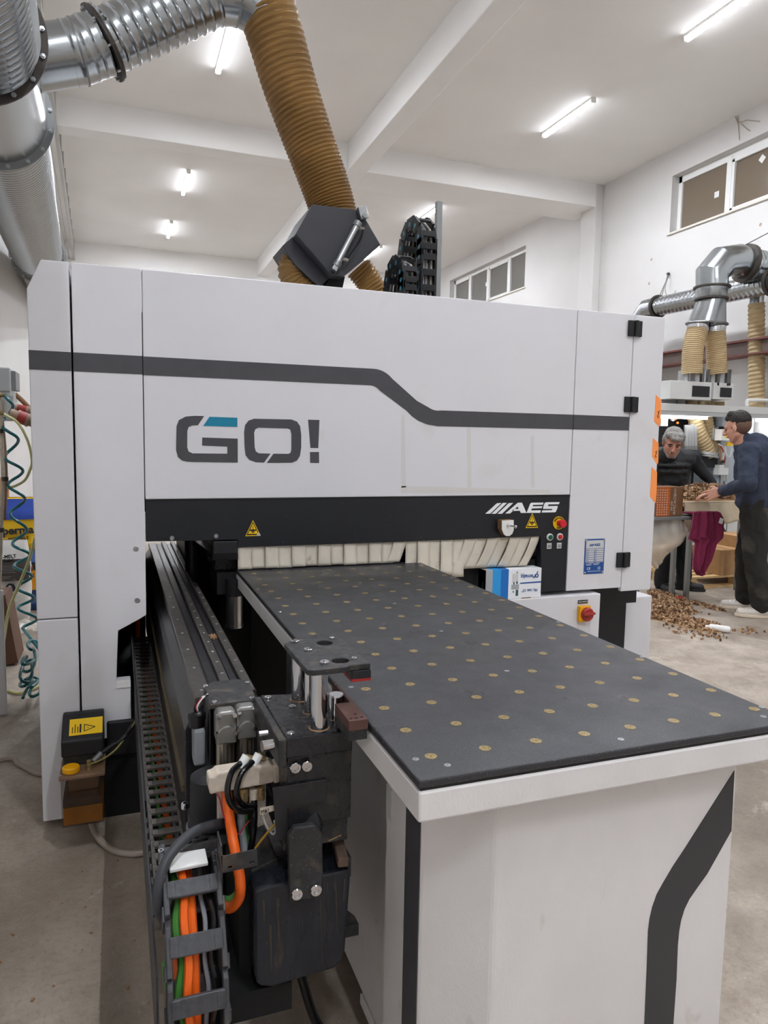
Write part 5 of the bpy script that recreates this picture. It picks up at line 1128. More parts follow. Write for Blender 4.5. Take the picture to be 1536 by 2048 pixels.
PILE = [(5.021, 2.95), (5.125, 2.823), (5.131, 2.608), (5, 2.336), (4.822, 2.122), (4.594, 1.961), (4.613, 1.865), (4.674, 1.743), (4.674, 1.624), (4.52, 1.508), (4.416, 1.586), (4.361, 1.749), (4.35, 1.941), (4.267, 2.055)]
TRAIL = [Vector((*p, 0)) for p in [(5.084, 2.531), (5.141, 2.404), (5.139, 2.276), (5.131, 2.154)]]; OUT = [Vector((*p, 0)) for p in [(4.265, 1.845), (4.295, 1.637), (4.282, 1.515), (4.732, 1.509), (4.803, 1.456), (4.369, 1.459), (4.822, 2.122)]]
def inside(p, poly):
    c = False; n = len(poly)
    for i in range(n):
        (x0, y0), (x1, y1) = poly[i], poly[i - 1]
        if (y0 > p[1]) != (y1 > p[1]) and p[0] < (x1 - x0) * (p[1] - y0) / (y1 - y0) + x0: c = not c
    return c
px0, px1, py0, py1 = min(p[0] for p in PILE), max(p[0] for p in PILE), min(p[1] for p in PILE), max(p[1] for p in PILE)
def f_floor():
    r = random.random()
    if r < .07:
        i = random.randrange(len(TRAIL) - 1); p = TRAIL[i].lerp(TRAIL[i + 1], random.random()); return (p.x + random.gauss(0, .03), p.y + random.gauss(0, .05), .009)
    if r < .10:
        p = random.choice(OUT); return (p.x + random.gauss(0, .06), p.y + random.gauss(0, .06), .009)
    while True:
        p = (random.uniform(px0, px1), random.uniform(py0, py1))
        if inside(p, PILE):
            e = min((Vector((*p, 0)) - Vector((*q, 0))).length for q in PILE)
            if random.random() < .25 + e * 3: return (p[0], p[1], .009 + min(.09, e * .35) * random.random())
fs = heap('floor_scrap', 3600, f_floor, .021, ['dowel_brown', 'dowel_light', 'dowel_dark', 'sawdust'], 'heap of wooden plugs and chips spilled on the floor', 'wood waste')
cxp, cyp = sum(p[0] for p in PILE) / len(PILE), sum(p[1] for p in PILE) / len(PILE)
M().prism([(cxp + (p[0] - cxp) * 1.04, cyp + (p[1] - cyp) * 1.04) for p in PILE], 'z', .0005, .005).build('sawdust_layer', 'sawdust_floor', fs)
wb = Vector((4.472, 1.615, 0.03)); wd_ = (Vector((4.54, 1.53, 0.03)) - wb).normalized()
tag(M().lathe(wb, wd_, [(0, 0), (0, .014), (.025, .014), (.03, .024), (.05, .028), (.17, .028), (.185, .02), (.185, 0)], 18).build('plastic_tube', 'white_plastic'), 'white plastic tube lying at the end of the floor scrap', 'tube')
tag(M().ball((5, 2.482, 0.045), .028, (1.3, 1, .8), 10, 7).build('red_scrap', 'red_plastic'), 'small round red scrap lying on top of the floor heap', 'scrap')
# shelf with the brown carton
sh = thing('side_shelf', 'narrow dark metal shelf carrying the brown lettered box', 'shelf', (4.75, 2.4, 0))
M().box(4.42, 2.22, .835, 4.99, 2.52, .862).build('shelf_plate', 'galvanized_dark', sh, bev=.003)
M().prism([(4.86, 2.20), (5.05, 2.22), (4.86, 2.26)], 'z', .852, .864).build('shelf_tip', 'grey_light', sh)
M().box(4.45, 2.45, 0, 4.49, 2.49, .835).build('leg', 'galvanized_dark', sh)
bb = thing('lettered_box', 'brown box with orange patterned side and white handwritten letters', 'box', (4.7, 2.4, .862))
lx0, lx1 = 4.50, 4.80; zt = 1.128
bo2 = M().box(lx0, 2.30, .863, lx1, 2.50, zt).build('box_body', 'kraft_dark', bb, bev=.003)
M().box(lx0 - .001, 2.2985, .864, lx0 + .15, 2.3, zt - .001).build('patterned_side', 'woven_orange', bo2)
text('print', 'AMCAOBW', .042, 'white_print', (lx0 + .205, 2.2983, .995), (0, 0, 1), (-1, 0, 0), bo2, sx=1.1, bold=-.0012, shear=.1)
text('print', 'ivy sizi', .034, 'white_print', (lx0 + .168, 2.2983, .955), (0, 0, 1), (-1, 0, 0), bo2, bold=-.0008, shear=.1)
g = M()
for r_ in range(5):
    for k in range(11): g.obox((lx0 + .012 + .026 * r_, 2.2982, .88 + .022 * k), (.011, .001, .007), (0, random.uniform(.4, 1.0), 0))
g.build('pattern_print', 'label_grey', bo2)
bt = thing('bottle', 'slim clear glass bottle standing behind the brown box', 'bottle', (4.66, 2.55, .86))
M().lathe((4.69, 2.56, .862), (0, 0, 1), [(0, 0), (0, .032), (.2, .032), (.25, .013), (.36, .012), (.365, .015), (.385, .015), (.385, .009)], 20).build('bottle_glass', 'clear_glass', bt)
M().lathe((4.69, 2.56, .864), (0, 0, 1), [(0, 0), (0, .028), (.12, .028), (.12, 0)], 16).build('bottle_content', 'dark_glass', bt)
pb = thing('plastic_bag', 'hanging clear plastic bag of pale dust under the side shelf', 'bag', (4.65, 2.4, .45))
def bag(u, v):
    a = u * 2 * PI; r = .13 * (.75 + .5 * math.sin(PI * min(1, v * .9 + .1))) * (1 - .55 * max(0, v - .72) / .28)
    return (4.66 + r * 1.5 * math.cos(a) + .01 * math.sin(5 * a + v * 9), 2.37 + r * .8 * math.sin(a) + .01 * math.sin(7 * a), .83 - .36 * v + .10 * v * math.cos(a))
M().grid(bag, 36, 16).build('bag_skin', 'bag_plastic', pb)
def bagf(u, v):
    x, y, z = bag(u, .55 + .45 * v); return (4.64 + (x - 4.64) * .93, 2.37 + (y - 2.37) * .93, z + .01)
M().grid(bagf, 28, 8).build('dust_content', 'dust_pale', pb)
# maroon towel hung over the shelf corner
tw = thing('towel', 'maroon cloth draped over the shelf end with a small white tag', 'towel', (5.0, 2.20, .4))
TL = [(-.01, -.20, .885), (0, -.16, .90), (.12, -.17, .78), (.30, -.19, .66), (.34, -.11, .63), (.6, -.115, .45), (.88, -.10, .38), (1, -.05, .325)]
TR = [(-.01, .13, .90), (0, .14, .90), (.12, .19, .84), (.30, .20, .70), (.36, .19, .665), (.42, .12, .62), (.7, .07, .46), (1, -.01, .335)]
def tl_(t, A):
    for i in range(len(A) - 1):
        if t <= A[i + 1][0]:
            k = (t - A[i][0]) / (A[i + 1][0] - A[i][0]); return A[i][1] + (A[i + 1][1] - A[i][1]) * k, A[i][2] + (A[i + 1][2] - A[i][2]) * k
    return A[-1][1:]
def towel(u, v):
    (xa, za), (xb, zb) = tl_(v, TL), tl_(v, TR)
    return (4.985 + xa + (xb - xa) * u, 2.185 + .032 * math.sin(u * 12 + v * 2) * (.3 + v * .7) + .012 * math.sin(u * 25 + 1), za + (zb - za) * u + .012 * math.sin(PI * u) * (1 - v))
M().grid(towel, 40, 40).build('cloth', 'maroon_cloth', tw, solid=.006)
M().grid(lambda u, v: (4.83 + .29 * u, 2.19 + .22 * v, .897 + .012 * math.sin(u * 9) - .02 * v), 12, 8).build('cloth_fold', 'maroon_cloth', tw, solid=.006)
for uu in (.01, .99): M().tube([tuple(Vector(towel(uu, t)) + Vector((0, -.004, 0))) for t in [i / 30 for i in range(31)]], .003, 5).build('hem', 'maroon_hem', tw)
p = Vector(towel(.8, .13)); M().obox(p + Vector((0, -.045, .0)), (.045, .002, .05), (0, .3, 0)).build('tag', 'white_plastic', tw)

# ================================================================== PEOPLE
def caps(g, p0, p1, r0, r1=None):
    r1 = r0 if r1 is None else r1; p0, p1 = Vector(p0), Vector(p1); n = 5
    g.tube([p0.lerp(p1, i / n) for i in range(n + 1)], [r0 + (r1 - r0) * i / n for i in range(n + 1)], 12); g.ball(p0, r0); g.ball(p1, r1); return g
def skin(g, name, m, parent, voxel, it=4, disp=0.0, dscale=.08):
    o = g.build(name, m, parent)
    r = o.modifiers.new('remesh', 'REMESH'); r.mode = 'VOXEL'; r.voxel_size = voxel; r.use_smooth_shade = True
    s = o.modifiers.new('smooth', 'SMOOTH'); s.factor = .5; s.iterations = it
    if disp:
        t = bpy.data.textures.new(name + '_folds', 'CLOUDS'); t.noise_scale = dscale; t.noise_depth = 2
        d = o.modifiers.new('folds', 'DISPLACE'); d.texture = t; d.strength = disp; d.mid_level = .5; d.texture_coords = 'LOCAL'
    return o
def hand(g, w, palm_dir, side, up, L=.19, curl=.5):
    # palm and five fingers; palm_dir points to the finger tips, side toward the thumb, up out of the back of the hand
    w = Vector(w); f = Vector(palm_dir).normalized(); s = Vector(side); s = (s - f * s.dot(f)).normalized(); u = f.cross(s)
    if u.dot(Vector(up)) < 0: u = -u
    pl = L * .5
    for k in (-.5, -.17, .17, .5): caps(g, w + s * (k * .045), w + f * pl + s * (k * .075), .014, .0125)
    for k, ln in ((.5, .075), (.17, .085), (-.17, .08), (-.5, .062)):
        b = w + f * pl + s * (k * .080); d = f; q = b
        for j, part in enumerate((.45, .32, .25)):
            a = curl * (.55 + .45 * j); d = (f * math.cos(a * (j + 1) * .6) - u * math.sin(a * (j + 1) * .6) + s * k * .12).normalized(); e = q + d * (ln * part * 1.1); caps(g, q, e, .0098 - .0012 * j, .0092 - .0012 * j); q = e
    b = w + f * .02 + s * .028; e1 = b + (f * .6 + s * .75 - u * .25).normalized() * .042; e2 = e1 + (f * .9 + s * .25 - u * .3).normalized() * .034; caps(g, b, e1, .0135, .0115); caps(g, e1, e2, .0112, .0092)
def head(g, c, face, up, s=1.0):
    # c skull centre, face forward direction
    c = Vector(c); f = Vector(face).normalized(); u = Vector(up); u = (u - f * u.dot(f)).normalized(); r = f.cross(u)
    R = Matrix((r, f, u)).transposed(); e = R.to_euler()
    def at(x, y, z): return c + (r * x + f * y + u * z) * s
    g.ball(at(0, -.012, .035), .098 * s, (.80, 1.0, .92), 20, 14, e)       # cranium
    g.ball(at(0, .022, -.035), .078 * s, (.86, .86, 1.12), 18, 12, e)      # face
    g.ball(at(0, .045, -.098), .042 * s, (1.05, .85, .7), 14, 9, e)        # chin
    caps(g, at(-.048, .0, -.06), at(-.02, .05, -.105), .024 * s, .02 * s); caps(g, at(.048, .0, -.06), at(.02, .05, -.105), .024 * s, .02 * s)
    caps(g, at(0, .098, .006), at(0, .118, -.034), .010 * s, .014 * s); g.ball(at(-.012, .105, -.038), .010 * s); g.ball(at(.012, .105, -.038), .010 * s)
    caps(g, at(-.045, .078, .016), at(.045, .078, .016), .014 * s, .014 * s)   # brow
    caps(g, at(-.034, .066, -.028), at(-.05, .045, -.03), .016 * s); caps(g, at(.034, .066, -.028), at(.05, .045, -.03), .016 * s)
    caps(g, at(-.02, .088, -.066), at(.02, .088, -.066), .008 * s)            # lips
    for q in (-1, 1): g.ball(at(q * .081, -.004, -.012), .030 * s, (.32, .6, 1.0), 10, 8, e)
    return at, e, R
def eyes(parent, at, s):
    for q in (-1, 1):
        M().ball(at(q * .032, .0835, -.006), .0072 * s, (1.3, .8, .7), 10, 8).build('eye', 'eye_dark', parent)
        M().tube([at(q * .016, .094, .016), at(q * .034, .095, .022), at(q * .054, .082, .017)], .0045 * s, 6).build('eyebrow', 'hair_dark', parent)

# ---- younger worker in the navy jacket, seen from behind his left shoulder, reaching left over the table
yw = thing('person', 'younger worker in navy jacket and dusty dark trousers reaching over the table', 'person', (5.25, 1.95, 0))
rdir = Vector((.87, .5, 0)).normalized()       # his right hand side
pel = Vector((5.25, 1.90, 1.0)); chest = Vector((5.16, 1.87, 1.36)); nk = Vector((5.055, 1.90, 1.53)); hc = Vector((4.995, 1.925, 1.665))
shL, shR = chest - rdir * .19 + Vector((-.03, .0, .10)), chest + rdir * .20 + Vector((-.02, .02, .11))
elL, wrL = Vector((4.877, 1.66, 1.194)), Vector((4.887, 1.96, 1.11)); elR, wrR = Vector((5.42, 2.16, 1.16)), Vector((5.26, 2.40, 1.06))
hipL, hipR = pel - rdir * .10, pel + rdir * .10
knL, anL = Vector((5.19, 1.83, .54)), Vector((5.285, 1.815, .09)); knR, anR = Vector((5.30, 2.02, .54)), Vector((5.385, 2.085, .10))
g = M()
at, e, R = head(g, hc, (-.38, .90, -.22), (-.08, .14, 1), 1.03); caps(g, nk - Vector((0, 0, .06)), hc + Vector((.012, 0, -.06)), .062, .056)
caps(g, chest, pel, .13, .12); caps(g, shL, shR, .075); caps(g, chest + Vector((0, 0, .1)), nk, .11, .06)
for a, b, c in ((shL, elL, wrL), (shR, elR, wrR)): caps(g, a, b, .052, .042); caps(g, b, c, .040, .028)
for a, b, c in ((hipL, knL, anL), (hipR, knR, anR)): caps(g, a, b, .085, .06); caps(g, b, c, .058, .042); caps(g, c, c + Vector((-.03, .025, -.05)), .030, .022)
hand(g, wrL, Vector((4.833, 2.06, 1.063)) - wrL, (-.3, .8, .5), (-.2, -.6, .8), curl=.55)
hand(g, wrR, (-.8, .5, -.2), (-.5, -.8, 0), (0, 0, 1), curl=.5)
skin(g, 'body', 'skin_young', yw, .0065, 3)
eyes(yw, at, 1.0)
hr = M(); hr.ball(at(0, -.023, .052), .100, (.83, 1.0, .92), 22, 14, e); caps(hr, at(-.045, .046, .085), at(.045, .046, .085), .026, .026); caps(hr, at(-.04, .02, .115), at(.04, .02, .115), .03, .03)
h = skin(hr, 'hair', 'hair_dark', yw, .007, 3, .010, .012)
hs = M(); hs.ball(at(0, -.022, .018), .0985, (.825, .985, .93), 22, 14, e); skin(hs, 'hair_fade', 'hair_fade', yw, .009, 2)
jk = M(); caps(jk, chest + Vector((0, 0, .07)), chest - Vector((0, 0, .10)), .168, .165); caps(jk, chest - Vector((0, 0, .1)), pel + Vector((.0, 0, .02)), .165, .165); caps(jk, shL + Vector((.03, 0, -.02)), shR + Vector((.03, 0, -.03)), .098); caps(jk, chest + Vector((0, 0, .14)), nk - Vector((0, 0, .03)), .125, .078)
caps(jk, chest - rdir * .10 + Vector((0, 0, -.05)), pel - rdir * .09, .11, .125); caps(jk, chest + rdir * .10 + Vector((0, 0, -.05)), pel + rdir * .09, .11, .125)
for a, b, c in ((shL, elL, wrL), (shR, elR, wrR)): caps(jk, a, b, .085, .070); caps(jk, b, b.lerp(c, .93), .068, .046)
jk.tube([pel + Vector((0, 0, .01)) + rdir * (.175 * math.cos(t)) + Vector((-rdir.y, rdir.x, 0)) * (.135 * math.sin(t)) for t in [i * PI / 14 for i in range(29)]], .046, 8)
caps(jk, nk + Vector((.03, 0, -.03)), nk + Vector((.0, 0, .03)), .075, .068)
skin(jk, 'jacket', 'navy_cloth', yw, .011, 3, .030, .09)
ts = M()
for a, b, c, w in ((hipL, knL, anL, 0), (hipR, knR, anR, 0)): caps(ts, a, b, .125, .098); caps(ts, b, c + Vector((0, 0, .03)), .097, .085)
caps(ts, hipL + Vector((0, 0, .02)), hipR + Vector((0, 0, .02)), .13)
skin(ts, 'trousers', 'dusty_black_cloth', yw, .012, 3, .030, .10)
def shoe(parent, name, an, d, m, ms, L=.30):
    d = Vector(d).normalized(); s = d.cross(Vector((0, 0, 1))); b = Vector((an[0], an[1], 0)) - d * .075
    g = M()
    caps(g, b + d * .03 + Vector((0, 0, .06)), b + d * (L * .45) + Vector((0, 0, .055)), .044, .044); caps(g, b + d * (L * .4) + Vector((0, 0, .05)), b + d * (L - .055) + Vector((0, 0, .042)), .043, .036); caps(g, b + d * .04 + Vector((0, 0, .06)), b + d * .05 + Vector((0, 0, .11)), .042, .046)
    caps(g, b + d * (L * .55) + s * .012 + Vector((0, 0, .045)), b + d * (L - .07) + s * .012 + Vector((0, 0, .042)), .040, .034)
    o = skin(g, name, m, parent, .008, 3)
    pts = [b + d * (L * .5 + (L * .5) * math.cos(t) - .005) + s * ((.05 if math.cos(t) < 0 else .052) * math.sin(t)) for t in [i * PI / 12 for i in range(24)]]
    M().prism([(p.x, p.y) for p in pts], 'z', .002, .028).build('sole', ms, o, bev=.004)
    q = M()
    for k in range(4):
        c = b + d * (L * .42 + .03 * k) + Vector((0, 0, .099 - .006 * k)); q.tube([c - s * .028 + Vector((0, 0, -.012)), c, c + s * .028 + Vector((0, 0, -.012))], .004, 5)
    q.build('laces', ms, o)
shoe(yw, 'shoe', (5.29, 1.815), (-.85, .52, 0), 'shoe_white', 'shoe_sole'); shoe(yw, 'shoe', (5.39, 2.085), (-.60, .62, 0), 'shoe_white', 'shoe_sole')

# ---- grey haired worker in the black quilted vest, bending over the table from behind
ow = thing('person', 'grey haired worker in black quilted vest bending over the sorting table', 'person', (5.45, 3.02, 0))
pel = Vector((5.36, 3.12, .94)); chest = Vector((5.22, 2.98, 1.27)); nk = Vector((5.135, 2.90, 1.43)); hc = Vector((5.095, 2.8, 1.534))
rd = Vector((-.93, .30, 0)).normalized()         # his right hand side (image left)
shR, shL = chest + rd * .20 + Vector((0, -.02, .11)), chest - rd * .22 + Vector((.0, -.02, .09))
elL, wrL = Vector((5.503, 2.84, 1.259)), Vector((5.551, 2.72, 1.124)); elR, wrR = Vector((4.90, 2.86, 1.10)), Vector((4.98, 2.66, 1.0))
hipL, hipR = pel - rd * .10, pel + rd * .10
knL, anL = Vector((5.482, 2.98, 0.369)), Vector((5.493, 2.98, 0.041)); knR, anR = Vector((5.261, 3, 0.375)), Vector((5.243, 3.02, 0.047))
g = M(); at, e, R = head(g, hc, (-.50, -.72, -.44), (-.15, -.35, 1), 1.1); caps(g, nk - Vector((0, 0, .06)), hc + Vector((.02, .03, -.06)), .066, .06)
caps(g, chest, pel, .13, .13); caps(g, shL, shR, .08); caps(g, chest + Vector((0, 0, .08)), nk, .11, .065)
for a, b, c in ((shL, elL, wrL), (shR, elR, wrR)): caps(g, a, b, .055, .045); caps(g, b, c, .042, .03)
for a, b, c in ((hipL, knL, anL), (hipR, knR, anR)): caps(g, a, b, .085, .06); caps(g, b, c, .058, .042); caps(g, c, c + Vector((.05, -.06, -.045)), .034, .024)
hand(g, wrL, (.5, -.55, -.35), (-.8, -.4, 0), (0, 0, 1), curl=.6); hand(g, wrR, (.3, -.7, -.2), (.8, .2, 0), (0, 0, 1), curl=.6)
skin(g, 'body', 'skin_old', ow, .0065, 3); eyes(ow, at, 1.1)
hr = M(); hr.ball(at(0, -.02, .05), .104, (.88, 1.0, .90), 22, 14, e); caps(hr, at(-.06, .05, .085), at(.055, .055, .09), .032, .032); caps(hr, at(-.078, -.01, .03), at(-.08, .01, -.005), .022, .012); caps(hr, at(.078, -.01, .03), at(.08, .01, -.005), .022, .012); caps(hr, at(-.05, .085, .07), at(.02, .092, .075), .020, .022)
skin(hr, 'hair', 'hair_grey', ow, .008, 2, .018, .02)
st = M(); caps(st, at(-.05, .02, -.075), at(-.022, .060, -.110), .0225, .0225); caps(st, at(.05, .02, -.075), at(.022, .060, -.110), .0225, .0225); caps(st, at(-.02, .060, -.112), at(.02, .060, -.112), .0245); caps(st, at(-.020, .092, -.052), at(.020, .092, -.052), .006)
skin(st, 'beard', 'beard_grey', ow, .007, 2, .004, .01)
sw = M(); caps(sw, shL, shR, .094)
for a, b, c in ((shL, elL, wrL), (shR, elR, wrR)): caps(sw, a, b, .080, .068); caps(sw, b, b.lerp(c, .95), .066, .045)
caps(sw, nk - Vector((0, 0, .05)), nk + Vector((0, -.01, .03)), .085, .075)
skin(sw, 'sweater', 'black_cloth', ow, .011, 3, .02, .08)
vs_ = M(); caps(vs_, chest + Vector((0, 0, .06)), chest - Vector((-.03, -.03, .10)), .172, .178); caps(vs_, chest - Vector((-.03, -.03, .1)), pel, .178, .178); caps(vs_, chest + rd * .10, pel + rd * .09, .125, .13); caps(vs_, chest - rd * .10, pel - rd * .09, .125, .13); caps(vs_, shL + rd * .05 + Vector((0, 0, .0)), shR - rd * .05, .108); caps(vs_, chest + Vector((0, 0, .1)), nk + Vector((0, 0, -.01)), .13, .095)
for k in range(6):  # quilted ribs
    c = chest.lerp(pel, k / 5.0 - .1); n_ = 20
    vs_.tube([c + rd * (.196 * math.cos(t)) + Vector((rd.y, -rd.x, 0)) * (.168 * math.sin(t)) for t in [i * 2 * PI / n_ for i in range(n_ + 1)]], .020, 8)
skin(vs_, 'vest', 'vest_cloth', ow, .011, 2, .012, .06)
ts = M()
for a, b, c in ((hipL, knL, anL), (hipR, knR, anR)): caps(ts, a, b, .118, .088); caps(ts, b, c + Vector((0, 0, .03)), .086, .072)
caps(ts, hipL, hipR, .125)
skin(ts, 'trousers', 'black_cloth', ow, .012, 3, .025, .10)
shoe(ow, 'shoe', (anL.x, anL.y), (.75, -.66, 0), 'shoe_black', 'black_plastic'); shoe(ow, 'shoe', (anR.x, anR.y), (-.1, -1, 0), 'shoe_black', 'black_plastic')

# ================================================================== LEFT STRIP: POST, AIR LINES, ADHESIVE SACKS
# grey distribution box with plugs
gb = thing('switch_box', 'grey plastic socket box on a steel post left of the machine', 'box', (-.58, 1.9, 1.45))
pbox(gb, 'box_cover', 'grey_paint', 1.75, .2, (-0.74, 1.75, 1.738), (-0.585, 1.75, 1.876), .008)
pbox(gb, 'box_side', 'galvanized_dark', 1.78, .18, (-0.592, 1.78, 1.751), (-0.561, 1.78, 1.86), .004)
pbox(gb, 'box_base', 'grey_light', 1.76, .2, (-0.748, 1.76, 1.575), (-0.57, 1.76, 1.739), .006)
pbox(gb, 'inspection_label', 'white_plastic', 1.745, .004, (-0.589, 1.745, 1.715), (-0.56, 1.745, 1.744), 0)
def plug(lab, a, b, r):
    a, b = Vector(a), Vector(b); t = thing('power_plug', lab, 'plug', a); d = (b - a).normalized(); L = (b - a).length
    M().lathe(a, d, [(0, r * .75), (L * .25, r * .75), (L * .25, r), (L * .62, r), (L * .62, r * 1.08), (L * .72, r * 1.08), (L * .72, r * .85), (L, r * .8), (L, 0)], 20).build('plug_body', 'plug_beige', t)
    M().lathe(a + d * L * .3, d, [(0, r * 1.02), (L * .3, r * 1.02)], 20).build('plug_band', 'red_dark', t)
plug('large red and beige power plug in the socket box', (-0.586, 1.7, 1.618), (-0.447, 1.7, 1.559), .036)
plug('upper smaller beige power plug in the socket box', (-0.603, 1.8, 1.66), (-0.455, 1.8, 1.624), .024)
tag(M().tube(spline([(-0.576, 1.85, 1.732), (-0.537, 1.85, 1.693), (-0.494, 1.85, 1.642), (-0.447, 1.85, 1.585)], 6), .014, 8).build('extension_cord', 'mdf'), 'brown power cord running from the socket box behind the machine', 'cable')
# post and pipes
po = thing('pipe_stand', 'thin brown pipe stand with taped hoses at the left edge', 'stand', (-.66, 1.8, 0))
M().tube(spline([(-0.643, 1.7, 1.744), (-0.637, 1.7, 1.605), (-0.633, 1.7, 1.408), (-0.633, 1.7, 1.238), (-0.643, 1.7, 1.095), (-0.653, 1.7, 0.951), (-0.674, 1.7, 0.603)], 6), .012, 10).build('pipe', 'beige_plastic', po)
M().tube(spline([(-0.64, 1.72, 1.689), (-0.624, 1.72, 1.464), (-0.621, 1.72, 1.236), (-0.638, 1.72, 1.006)], 6), .010, 8).build('hose', 'mdf_edge', po)
for p in [(-0.636, 1.69, 1.515), (-0.622, 1.69, 1.244), (-0.651, 1.69, 0.952)]: M().cyl(Vector(p) - Vector((0, 0, .012)), Vector(p) + Vector((0, 0, .012)), .018, n=12).build('tape_wrap', 'flange_dark', po)
M().cyl((-0.647, 1.69, 1.71), (-0.607, 1.69, 1.717), .010, n=8).build('coupling', 'brass', po); M().cyl((-0.65, 1.69, 1.615), (-0.615, 1.69, 1.616), .010, n=8).build('coupling', 'brass', po)
